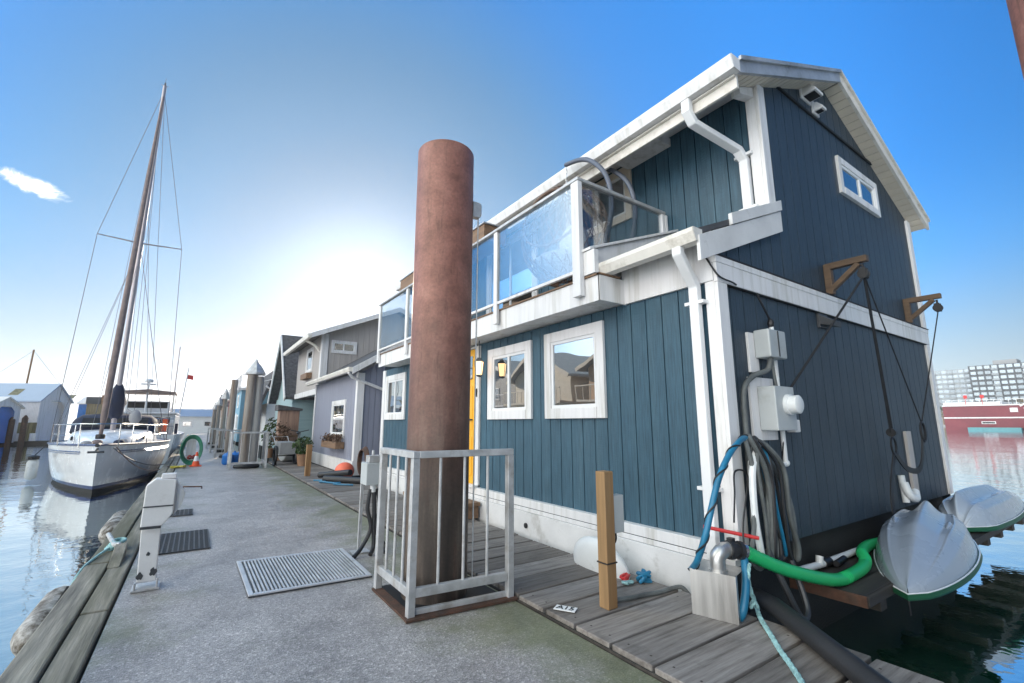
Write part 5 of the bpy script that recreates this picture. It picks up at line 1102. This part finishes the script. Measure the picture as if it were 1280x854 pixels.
b=MB(); ring=[bp_(BL*i/n+.0, (hbw(i/n,1.)), .625+.11*(1-i/n)**2) for i in range(n+1)]+[bp_(BL*i/n, -(hbw(i/n,1.)), .625+.11*(1-i/n)**2) for i in range(n,-1,-1)]
dk=MB(); 
for i in range(n): 
    a=[bp_(BL*i/n, s_*hbw(i/n,1.), .625+.11*(1-i/n)**2) for s_ in (1,-1)]; c=[bp_(BL*(i+1)/n, s_*hbw((i+1)/n,1.), .625+.11*(1-(i+1)/n)**2) for s_ in (1,-1)]
    dk.add([a[0],a[1],c[1],c[0]],[(0,1,2,3)])
dk.build('deck', M['fg'], sb)
for sgn in (1,-1): b.tube([bp_(BL*i/n, sgn*hbw(i/n,1.), .635+.11*(1-i/n)**2) for i in range(n+1)],.03,6)
b.build('toe_rail', M['hullstripe'], sb)
# cabin trunk
def loft(secs):
    mb=MB(); m=len(secs[0]); vs=[p for s_ in secs for p in s_]; fs=[(i*m+j,i*m+j+1,(i+1)*m+j+1,(i+1)*m+j) for i in range(len(secs)-1) for j in range(m-1)]
    fs.append(tuple(range(m))); fs.append(tuple(range((len(secs)-1)*m,len(secs)*m))); mb.add(vs,fs,True); return mb
secs=[]
for s_,wd,z in ((2.2,.25,.72),(2.6,.5,.9),(4.2,.95,1.02),(6.6,1.15,1.08)): secs.append([bp_(s_,-wd-.1,.62),bp_(s_,-wd,z-.06),bp_(s_,-wd*.85,z),bp_(s_,0,z+.05),bp_(s_,wd*.85,z),bp_(s_,wd,z-.06),bp_(s_,wd+.1,.62)])
cbn=loft(secs).build('cabin', M['fg'], sb)
for sgn in (1,-1):
    for s0 in (3.4,4.4,5.4):
        b=MB(); b.bar(bp_(s0,sgn*(.86+.05*(s0-3.4)),.83),bp_(s0+.7,sgn*(.9+.05*(s0-3.4)),.85),.03,.1); b.build('portlight', M['blackshade'], cbn)

# dodger
secs=[]
for s_,wd,z in ((5.6,1.15,1.12),(6.1,1.2,1.5),(6.7,1.2,1.62),(7.4,1.22,1.6)): secs.append([bp_(s_,-wd,1.0),bp_(s_,-wd*.97,z-.18),bp_(s_,-wd*.8,z-.02),bp_(s_,0,z+.03),bp_(s_,wd*.8,z-.02),bp_(s_,wd*.97,z-.18),bp_(s_,wd,1.0)])
dg_=loft(secs).build('dodger', M['navycanvas'], sb)
b=MB(); b.add([bp_(5.62,-.9,1.14),bp_(5.62,.9,1.14),bp_(6.06,.9,1.46),bp_(6.06,-.9,1.46)],[(0,1,2,3)]); b.xf(Matrix.Translation(Vector(bp_(0,0,0))*0+BD*-.03+Vector((0,0,.02)))).build('dodger_window', M['blackshade'], dg_)
# mast, boom, furled sail, rigging
MS=4.7; mb_=Vector(bp_(MS,0,1.0)); mt=Vector(bp_(MS+.12,0,14.25))
b=MB(); b.tube([mb_,mb_.lerp(mt,.5),mt],[.075,.075,.06],10); ms=b.build('mast', M['mast'], sb)
b=MB(); b.tube([mt,mt+Vector((0,0,.35))],.008,5); b.tube([mt+Vector((-.12,0,.03)),mt+Vector((.12,0,.03))],.012,5); b.box(mt.x-.03,mt.x+.03,mt.y-.03,mt.y+.03,mt.z,mt.z+.14); b.build('masthead', M['wire'], ms)
sp1=mb_.lerp(mt,(7.75-1)/13.25)
b=MB(); tips=[]
for sgn in (1,-1):
    tp=sp1+BN*sgn*1.2+Vector((0,0,.06)); tips.append(tp); b.tube([sp1,tp],[.03,.018],6)
b.build('spreader', M['mast'], ms)
def stay(p, q, r_): MB().tube([p,q],r_,4).build('stay', M['wire'], sb)
for sgn,tp in zip((1,-1),tips):
    stay(Vector(bp_(MS+.2,sgn*1.5,.65)),tp,.009); stay(tp,mb_.lerp(mt,.985),.009); stay(Vector(bp_(MS-.3,sgn*1.45,.65)),sp1-Vector((0,0,.1)),.007); stay(Vector(bp_(MS+.6,sgn*1.45,.65)),sp1-Vector((0,0,.1)),.007)
    stay(Vector(bp_(BL-.2,sgn*1.0,.7)),mt,.008)
for k,(s_,nn) in enumerate(((5.2,.3),(5.6,.5),(5.0,-.3),(6.8,.9),(4.2,.25),(3.0,-.4))): stay(mb_.lerp(mt,.96-.1*k),Vector(bp_(s_,nn,1.1)),.007)
fs_=Vector(bp_(.35,0,.95)); ft=mb_.lerp(mt,.975)
b=MB(); b.tube([fs_.lerp(ft,t_) for t_ in (0,.02,.04,.2,.45,.7,.95,.99)],[.045,.045,.075,.085,.075,.06,.035,.015],10); b.build('furled_headsail', M['tancanvas'], sb)
MB().lathe([(.09,0),(.1,.02),(.1,.1),(.09,.12)],tuple(fs_-Vector((0,0,.06))),12).build('furler_drum', M['black'], sb)
b=MB(); bc=mb_+BD*.05; b.tube([bc+Vector((0,0,.35)),bc+Vector((0,0,.6)),bc+Vector((0,0,1.0)),bc+Vector((0,0,1.45)),bc+Vector((0,0,1.62))],[.05,.2,.24,.16,.09],12); b.tube([bc+Vector((0,0,1.25)),bc+BD*2+Vector((0,0,1.15)),bc+BD*4.3+Vector((0,0,1.1))],[.16,.17,.1],10); b.build('sail_cover', M['navycanvas'], sb)
# pulpit, stanchions
b=MB()
rail=[bp_(1.6,-.95,1.25)]+[bp_(.75-.9*math.cos(a),.55*math.sin(a)*1.0,1.28) for a in [R(-80),R(-45),R(-15),R(15),R(45),R(80)]]+[bp_(1.6,.95,1.25)]
b.tube(smooth_path(rail,5),.016,6)
for p in (rail[0],rail[2],rail[5],rail[-1]): b.tube([p,(p[0],p[1]+.12,.68)],.014,6)
b.build('pulpit', M['stainless'], sb)
b=MB()
for sgn in (1,-1):
    prev=None
    for s_ in (1.6,3.2,5.0,6.8,8.6,10.4):
        nn=hbw(s_/BL,1.)-.06; p=Vector(bp_(s_,sgn*nn,.66)); q=Vector(bp_(s_,sgn*nn,1.25)); b.tube([p,q],.012,6)
        if prev: b.tube([prev,q],.007,4); b.tube([prev-Vector((0,0,.3)),q-Vector((0,0,.3))],.006,4)
        prev=q
b.build('lifelines', M['stainless'], sb)
b=MB(); b.tube([bp_(-.1,0,.74),bp_(.5,0,.74)],.05,8); b.prism([(-.02,0),(.02,0),(.02,.3),(-.02,.3)],'z',0,.01) if False else b.tube([bp_(-.18,-.0,.6),bp_(.2,0,.68)],.03,6); b.tube([bp_(-.2,-.16,.58),bp_(-.2,.16,.58)],.03,6); b.build('anchor', M['greydark'], sb)
for k in range(7): MB().sphere(bp_(1.0+.45*k,(-.3,.35,-.15,.4,-.45,.6,-.6)[k],.76),.13,10,6,1,1.3,.6).build('sail_bag', (M['cushion'],M['navycanvas'],M['tancanvas'])[k%3], sb)
b=MB(); b.sphere(bp_(4.4,.55,1.5),.17,10,8,1,1,1.5); b.tube(smooth_path([bp_(4.5,.3,1.75),bp_(4.3,.5,1.6),bp_(4.4,.7,1.45),bp_(4.3,.4,1.2)]),.04,6); b.build('rolled_lines', M['cushion'], sb)
ff=T('boat_fender','white cylindrical fender hanging on the far side of the sailboat bow','fender',bp_(4.4,-1.72,0))
p=Vector(bp_(4.4,-1.72,0)); MB().lathe([(.03,-.38),(.09,-.36),(.14,-.29),(.14,.14),(.09,.22),(.03,.25)],(p.x,p.y,-.02),16).build('body', M['dome'], ff); MB().lathe([(.035,.25),(.13,.2),(.14,.3),(.05,.33)],(p.x,p.y,-.0),12).tube([(p.x,p.y,.3),bp_(4.4,-1.45,.7)],.012,5).build('cap', M['black'], ff)
for i,(a,c,d,lab) in enumerate(((bp_(.6,.35,.66),(-.55,17.2,.05),.32,'slack pale bow line from the sailboat to the kerb'),(bp_(.5,.3,.64),(-.58,18.6,.05),.22,'second darker bow line just above the slack one'))):
    tag(MB().tube(sag(a,c,d),.016,6).build('bow_line', M['tancanvas'] if i==0 else M['wire']),lab,'rope','bow lines of the sailboat')

# motor yacht behind
my = T('motor_yacht','white motor yacht with flybridge and bimini moored behind the sailboat','motor yacht',(-2,28.2,-.5))
def yb(x0,x1,y0,y1,z0,z1,nm,mt_,bev=.03): return MB().box(x0,x1,y0,y1,z0,z1).build(nm,mt_,my,bev=bev)
b=MB(); secs=[]
for y,wd in ((28.2,1.3),(29,1.5),(34,1.6),(38,1.3),(40,.3)): secs.append([(-2.1-wd*.85,y,-.7),(-2.1-wd,y,.75),(-2.1+wd,y,.75),(-2.1+wd*.85,y,-.7)])
loft(secs).build('hull', M['fg'], my); yb(-3.3,-.9,29.0,36.5,.752,1.75,'cabin',M['fg'],.08)
MB().box(-3.1,-1.1,28.985,28.998,1.0,1.6).build('windscreen', M['pane'], my)
yb(-3.35,-.85,28.8,35.5,1.752,1.84,'upper_deck',M['fg']); yb(-3.0,-1.2,29.6,31,1.842,2.4,'flybridge',M['fg'],.06)
MB().box(-2.9,-1.3,29.585,29.598,2.05,2.35).build('windscreen', M['blackshade'], my)
b=MB(); b.prism([(-3.15,2.86),(-2.1,2.97),(-1.0,2.86),(-1.0,2.8),(-3.15,2.8)],'y',29.0,31.5); b.build('bimini', M['tancanvas'], my)
b=MB()
for x in (-3.1,-1.05):
    for y in (29.1,31.4): b.tube([(x,y,1.84),(x,y,2.82)],.02,6)
for x in (-3.3,-2.7,-2.1,-1.5,-.9): b.tube([(x,28.4,.75),(x,28.4,1.5)],.016,6)
b.tube([(-3.3,28.4,1.5),(-.9,28.4,1.5)],.018,6); b.tube([(-3.3,28.4,1.15),(-.9,28.4,1.15)],.014,6); b.build('rails', M['stainless'], my)
b=MB(); b.tube([(-2.15,29.2,1.84),(-2.15,29.2,3.4)],.045,8); b.box(-2.45,-1.85,29.15,29.25,3.18,3.26); b.lathe([(.001,0),(.18,.02),(.18,.14),(.05,.2),(.001,.2)],(-2.15,29.2,3.3),14); b.tube([(-1.15,30,1.84),(-1.05,30,3.3)],.015,5); b.tube([(-.75,29.5,1.8),(-.6,29.5,4.2)],.03,5); b.build('radar_mast', M['fg'], my)
b=MB(); b.add([(-.62,29.5,3.6),(-.35,29.5,3.55),(-.36,29.5,3.78),(-.61,29.5,3.82)],[(0,1,2,3)]); o=b.build('flag', M['red'], my); o.modifiers.new('thickness','SOLIDIFY').thickness=.01
for k in range(11):
    x_=-2.9+.2*k+rnd.uniform(-.05,.05); MB().box(x_,x_+rnd.uniform(.1,.22),28.5+.02*k,28.7+.02*k,.76,.9+rnd.uniform(.1,.7)).build('deck_gear', (M['greige'],M['white'],M['navycanvas'],M['farbrown'])[k%4], my, bev=.02)
MB().box(-1.35,-1.15,28.3,28.42,.9,1.5).build('life_vest', M['coneorange'], my); MB().box(-2.0,-1.7,28.2,28.35,.3,.65).build('outboard', M['black'], my)
# further masts behind
for i,(x,y,h_,lab) in enumerate(((-1.7,46,7.5,'thin bare mast above the far boats along the walkway'),)):
    tag(MB().tube([(x,y,-.4),(x,y,h_)],.05,6).build('mast', M['mast']),lab,'mast')

# ------------------------------------------------------------------ boathouses on the left
def boathouse(name,label,corner,ang,wd,ln_,ze,zr,doorm,wallm,lowm,roofm):
    t=T(name,label,'boathouse',(*corner,-.3))
    ca,sa=math.cos(ang),math.sin(ang); Mx=Matrix.Translation((corner[0],corner[1],0)) @ Matrix.Rotation(ang,4,'Z')
    # local: gable in plane x=0 spanning y 0..wd, building runs to x=-ln_
    b=MB(); b.add([(0,0,-.3),(0,wd*.2,-.3),(0,wd*.2,ze*.86),(0,wd*.35,ze+.05),(0,wd*.65,ze+.05),(0,wd*.8,ze*.86),(0,wd*.8,-.3),(0,wd,-.3),(0,wd,ze),(0,wd/2,zr),(0,0,ze)],[tuple(range(11))]); b.xf(Mx).build('gable', M['white'], t)
    b=MB(); b.add([(-.25,wd*.05,-.3),(-.25,wd*.95,-.3),(-.25,wd*.95,ze),(-.25,wd*.05,ze)],[(0,1,2,3)]); b.xf(Mx).build('door', doorm, t)
    b=MB(); n=int(ln_/.12)
    for i in range(n):
        x=-ln_*i/n; dx=ln_/n; b.add([(x,0,1.35),(x-dx/2,-.03,1.35),(x-dx,0,1.35),(x,0,ze),(x-dx/2,-.03,ze),(x-dx,0,ze)],[(0,1,4,3),(1,2,5,4)])
    b.xf(Mx).build('wall', wallm, t)
    b=MB()
    for i in range(n):
        x=-ln_*i/n; dx=ln_/n; b.add([(x,0,-.3),(x-dx/2,-.03,-.3),(x-dx,0,-.3),(x,0,1.35),(x-dx/2,-.03,1.35),(x-dx,0,1.35)],[(0,1,4,3),(1,2,5,4)])
    b.xf(Mx).build('lower_panel', lowm, t)
    b=MB(); 
    for y0_,y1_ in ((-.2,wd/2),(wd+.2,wd/2)): b.add([(.15,y0_,ze-.12),(-ln_-.1,y0_,ze-.12),(-ln_-.1,y1_,zr+.02),(.15,y1_,zr+.02),(.15,y0_,ze),(-ln_-.1,y0_,ze),(-ln_-.1,y1_,zr+.14),(.15,y1_,zr+.14)],[(0,3,2,1),(4,5,6,7),(0,1,5,4),(1,2,6,5),(2,3,7,6),(3,0,4,7)])
    b.xf(Mx).build('roof', roofm, t)
    b=MB()
    for x in (-2.2,-5.0):
        f=lambda yy: ze+(zr+.14-ze)*(yy+.2)/(wd/2+.2)+.006
        b.add([(x,.35,f(.35)),(x-.8,.35,f(.35)),(x-.8,1.0,f(1.0)),(x,1.0,f(1.0))],[(0,1,2,3)])
    b.xf(Mx).build('skylight', M['corrlow'], t); return t
GA=math.atan2(.89,.45)-math.pi/2   # gable runs along (.45,.89)
boathouse('boathouse','large white boathouse with grey blue roof and olive lower wall',(-11.5,57),GA,3.2,12,3.25,4.75,M['white'],M['corr'],M['corrlow'],M['boatroof'])
boathouse('boathouse','small boathouse at the left edge with a bright blue door',(-13.45,53),GA,2.6,6,2.6,3.3,M['deepblue'],M['corr'],M['corr'],M['gutter'])
boathouse('boathouse','narrow boathouse with blue side right of the large white one',(-8.9,62.5),GA,1.4,1.2,3.3,3.8,M['deepblue'],M['deepblue'],M['deepblue'],M['white'])
sh2=T('boat_shed','brown timber shed behind the sailboat bow','shed',(-7.5,62,-.3)); MB().box(-9.2,-7.7,62,66,-.2,3.2).build('wall', mat('olive_timber',(.3,.24,.14),.8,var=.3,grain=2), sh2); MB().box(-9.3,-8.2,61.9,66.1,3.202,3.9).build('loft', M['aptdark'], sh2); MB().box(-8.15,-7.6,61.9,66.1,3.202,4.1).build('tank', M['farbrown'], sh2)
struct(MB().box(-40,-6,55.2,56.4,-.6,-.2).build('far_pontoon', M['darkwood']))
for i,(x,h_) in enumerate(((-12.6,1.55),(-11.85,1.7))): 
    tag(MB().lathe([(.2,-.5),(.2,h_),(.06,h_+.25),(.001,h_+.26)],(x,55.0,0),12).build('mooring_pile', M['rust']),('left rust red pile before the white boathouse','right rust red pile before the white boathouse')[i],'pile','rust red piles before the boathouse')
for i,(x,m_,lab) in enumerate(((-12.2,'white','left white dock box between the rust red piles'),(-11.3,'white','right white dock box past the rust red piles'),(-12.9,'farred','small red dock box before the boathouse'),(-13.6,'white','long white dock box at the far left'))):
    tag(MB().box(x-.2-(i==3)*.3,x+.2,55.3,55.7,-.19,.45-(i>1)*.2).build('dock_box', M[m_], bev=.02),lab,'dock box','boxes on the far pontoon')
dm=T('distant_mast','bare mast rising behind the boathouse roof','mast',(-15.4,70,-.3)); MB().tube([(-15.6,70,-.4),(-15.4,70,9.2)],.09,6).build('spar', M['brownwood'], dm); MB().tube([(-15.4,70,9.1),(-19,70,5)],.015,4).tube([(-15.4,70,9.1),(-12.5,70,5)],.015,4).build('stays', M['wire'], dm)
# floating homes further left, seen in the window reflections
def refl_house(label,x1,y0,y1,ze,zr,wallm,trim):
    t=T('floating_home',label,'house',(x1,y0,-.5),'floating homes across the channel'); x0=x1-7; ym=(y0+y1)/2
    MB().box(x0-.2,x1+.4,y0-.2,y1+.2,-.8,.05).build('float', M['concretefloat'], t)
    b=MB(); b.box(x0,x1,y0,y1,.05,ze); b.prism([(y0,ze),(y1,ze),(ym,zr)],'x',x0,x1); b.build('wall', wallm, t)
    b=MB()
    for ya in (y0-.4,y1+.4): b.add([(x0-.3,ya,ze-.2),(x1+.6,ya,ze-.2),(x1+.6,ym,zr+.05),(x0-.3,ym,zr+.05),(x0-.3,ya,ze-.05),(x1+.6,ya,ze-.05),(x1+.6,ym,zr+.2),(x0-.3,ym,zr+.2)],[(0,3,2,1),(4,5,6,7),(0,1,5,4),(1,2,6,5),(2,3,7,6),(3,0,4,7)])
    b.build('roof', M['fargrey'], t)
    b=MB(); b.bar((x1+.62,y0-.4,ze-.14),(x1+.62,ym,zr+.12),.06,.24); b.bar((x1+.62,y1+.4,ze-.14),(x1+.62,ym,zr+.12),.06,.24); b.build('rake_board', trim, t)
    for (a,c,z0_,z1_) in ((y0+.5,y0+1.9,.7,1.9),(y1-2.2,y1-.6,.3,2.1),(ym-.9,ym+.9,3.2,4.3)):
        f=MB().box(x1+.001,x1+.05,a,c,z0_,z1_).build('window', M['white'], t); MB().box(x1+.052,x1+.06,a+.1,c-.1,z0_+.1,z1_-.1).build('pane', M['pane'], f)
    b=MB(); b.box(x1,x1+1.1,y0,y1,2.55,2.68)
    for k in range(12): y=y0+(y1-y0)*k/11; b.box(x1+1.03,x1+1.07,y-.02,y+.02,2.68,3.5)
    b.box(x1+1.0,x1+1.1,y0,y1,3.5,3.56); b.build('balcony', trim, t)
refl_house('cedar floating home with orange trim, first across the channel',-13,14,20.5,4.6,6.4,mat('pale_cedar',(.6,.4,.25),.7,var=.15,grain=2),M['cream'])
refl_house('pale floating home with cream trim, second across the channel',-13,22,28.5,4.4,6.2,mat('pale_cream_siding',(.68,.6,.48),.6,var=.06),M['cream'])
refl_house('grey floating home, third across the channel',-14,30,37,4.6,6.6,M['fargrey'],M['white'])

# ------------------------------------------------------------------ right background: barge and apartments
bg_=T('barge','large maroon floating hall with white band and upper rail across the water','barge',(160,30,-.5))
MB().box(160,175,20.2,35.6,-1.,5.5).build('hull', M['barge'], bg_)
MB().box(159.9,159.99,20.2,35.6,2.45,2.75).build('white_band', M['white'], bg_)
b=MB(); b.box(159.8,175,20.4,35.6,5.5,5.75); b.box(160.2,174,25,35.4,5.75,6.5); b.build('upper_deck', M['white'], bg_)
b=MB(); 
for k in range(12): b.box(160.0,160.1,21+k*1.25,21.1+k*1.25,5.75,7.0)
b.box(160,160.1,20.6,35.4,6.95,7.05); b.build('rail', M['white'], bg_)
for y0_,y1_,z0_,z1_ in ((22.3,23.6,3.9,4.9),(26.3,28.8,1.1,1.7)):
    f=MB().box(159.94,159.99,y0_,y1_,z0_,z1_).build('window', M['white'], bg_); MB().box(159.9,159.935,y0_+.15,y1_-.15,z0_+.15,z1_-.15).build('pane', M['pane'], f)
for y in (31.0,28.0): MB().box(159.99,160.0,y,y+.1,5.76,8.2).box(159.96,159.98,y-.4,y+.3,7.4,8.2).build('banner', M['red'], bg_)
MB().box(157.6,159.7,22,31,-.9,.25).build('skiff', mat('teal_skiff',(.1,.27,.3),.5), bg_)
pb_=T('passenger_boat','white passenger boat with arched rail right of the maroon barge','boat',(150,17,-.5))
MB().box(150,160,10,20.0,-1,2.4).build('hull', M['fg'], pb_,bev=.2); b=MB(); 
for k in range(10): b.box(150,150.1,10.5+k,10.6+k,2.4,4.6)
b.box(150,150.1,10,20,4.5,4.65).box(150,150.1,10,20,3.4,3.5); b.tube(smooth_path([(150,20.5,5.0),(150,18,6.4),(150,14,7.2),(150,8,7.4)]),.16,6); b.build('rail', M['white'], pb_)
b=MB()
for k in range(4): b.box(152,155,10.5+2.2*k,11.8+2.2*k,2.42,4.2)
b.build('cabin', M['fg'], pb_)
def apartment(label,x,y0,y1,zt,wallm,bays,fl,dark):
    t=T('apartment_block',label,'apartment building',(x,y0,0),'apartment blocks across the water'); zb=1.
    MB().box(x,x+22,y0,y1,-.6,zt).build('wall', wallm, t)
    h_=(zt-zb)/fl; w_=(y1-y0)/bays; slab=MB(); n_=0; gm=(M['aptpane'],M['aptpane3'],M['aptpane2']) if dark else (M['aptpane2'],M['aptpane3'],M['aptpane2'])
    pr_=[]
    for q in range(3):
        m_=MB().box(x-.05,x-.01,0,w_*.78,0,h_-.35-.3*h_)
        m_.v=[(a_-x,b_,c_) for a_,b_,c_ in m_.v]; o_=m_.build('window', gm[q], None); pr_.append(o_)
    bm_=MB().box(-1.6,-.06,0,w_*.95,-.12,.06).box(-1.62,-1.55,0,w_*.95,.061,1.1); bo_=bm_.build('balcony', M['aptwhite'], None)
    for f in range(fl):
        for k in range(bays):
            y=y0+w_*k; z=zb+h_*f
            o_=pr_[rnd.randrange(3)].copy(); COL.objects.link(o_); o_.parent=t; o_.location=(0,y+.11*w_-y0,z+.3*h_)
            if (k%4==1 and dark) or (k%3==0 and not dark):
                o_=bo_.copy(); COL.objects.link(o_); o_.parent=t; o_.location=(0,y-y0,z)
        if dark: slab.box(x-.5,x-.001,y0,y1,zb+h_*f-.35,zb+h_*f+.15)
    for o_ in pr_+[bo_]: bpy.data.objects.remove(o_)
    for k in range(bays+1):
        if dark: slab.box(x-.48,x-.001,y0+w_*k-.3,y0+w_*k+.3,zb,zt)
    if dark: slab.build('frame', M['aptdark'], t); MB().box(x+2,x+14,y0+8,y0+18,zt,zt+2.6).build('roof_plant', M['fargrey'], t)
M['aptpane3']=mat_glass('apartment_glass_dark',(.6,.68,.7),.2,(.07,.085,.09)); M['aptpane']=mat_glass('apartment_glass',(.7,.78,.8),.2,(.15,.18,.18)); M['aptpane2']=mat_glass('apartment_glass_pale',(.7,.78,.8),.22,(.13,.17,.19))
apartment('pale glass apartment block on the far shore, left of the charcoal one',400,73.2,98,35.2,M['aptwhite'],9,11,False)
apartment('charcoal framed apartment block on the far shore behind the barge',395,44,72.5,36.2,M['aptdark'],9,11,True)
for i,(y,h_,m_,lab) in enumerate(((45,13,'leaf','bare orange autumn tree before the apartments'),(33,10,'leaf','lower autumn tree at the right edge before the apartments'),(76,12,'leafg','green tree right beside the houseboat edge on the far shore'),(88,11,'leafg','green tree on the far shore behind the houseboat corner'))):
    t=T('tree',lab,'tree',(340,y,0),'trees on the far shore'); tr=MB(); tr.tube([(340,y,-.5),(340,y,h_*.45),(340.2,y+.2,h_*.8)],[.35,.25,.08],6)
    for k in range(5): tr.tube([(340,y,h_*(.35+.08*k)),(340+rnd.uniform(-2,2),y+rnd.uniform(-3,3),h_*(.6+.07*k))],[.14,.04],5)
    tr.build('trunk', M['brownwood'], t); b=MB()
    for k in range(9): foliage(b,(340+rnd.uniform(-2,2),y+rnd.uniform(-3.2,3.2),h_*rnd.uniform(.45,.95)),1.5,1.7,1.5,90,.3,rnd)
    b.build('crown', M[m_], t)
struct(MB().box(330,470,-60,140,-.6,.4).build('far_shore', M['fargrey']))
struct(MB().box(-220,330,1380,1900,-.6,1.2).build('far_city_shore', M['fargrey']))
for i,(x,wd,z,lab) in enumerate(((24.5,9,52,'slim tall tower on the hazy skyline'),(10,14,36,'broad mid height block on the hazy skyline'),(-4,12,28,'lower block left of the skyline towers'),(-18,14,22,'lowest leftmost block on the hazy skyline'),(40,16,30,'block on the skyline behind the timber piles'))):
    t=T('tower',lab,'tower',(x,1400,0),'towers on the skyline'); MB().box(x-wd/2,x+wd/2,1400+i*5,1430+i*5,0,z).build('shaft', M['tower'], t); MB().box(x-wd/4,x+wd/4,1405+i*5,1420+i*5,z,z+3).build('roof_plant', M['tower'], t)

# ------------------------------------------------------------------ haze over the harbour
hzm = bpy.data.materials.new('harbour_haze'); hzm.use_nodes = True; hn = hzm.node_tree
hn.nodes.remove(hn.nodes['Principled BSDF']); pv = hn.nodes.new('ShaderNodeVolumePrincipled'); hn.links.new(pv.outputs[0], hn.nodes['Material Output'].inputs['Volume'])
pv.inputs['Color'].default_value = (.9,.94,1,1); pv.inputs['Density'].default_value = HAZE; pv.inputs['Anisotropy'].default_value = HG
struct(MB().box(-700,900,-300,2000,-3,75).build('haze', hzm), 'stuff')
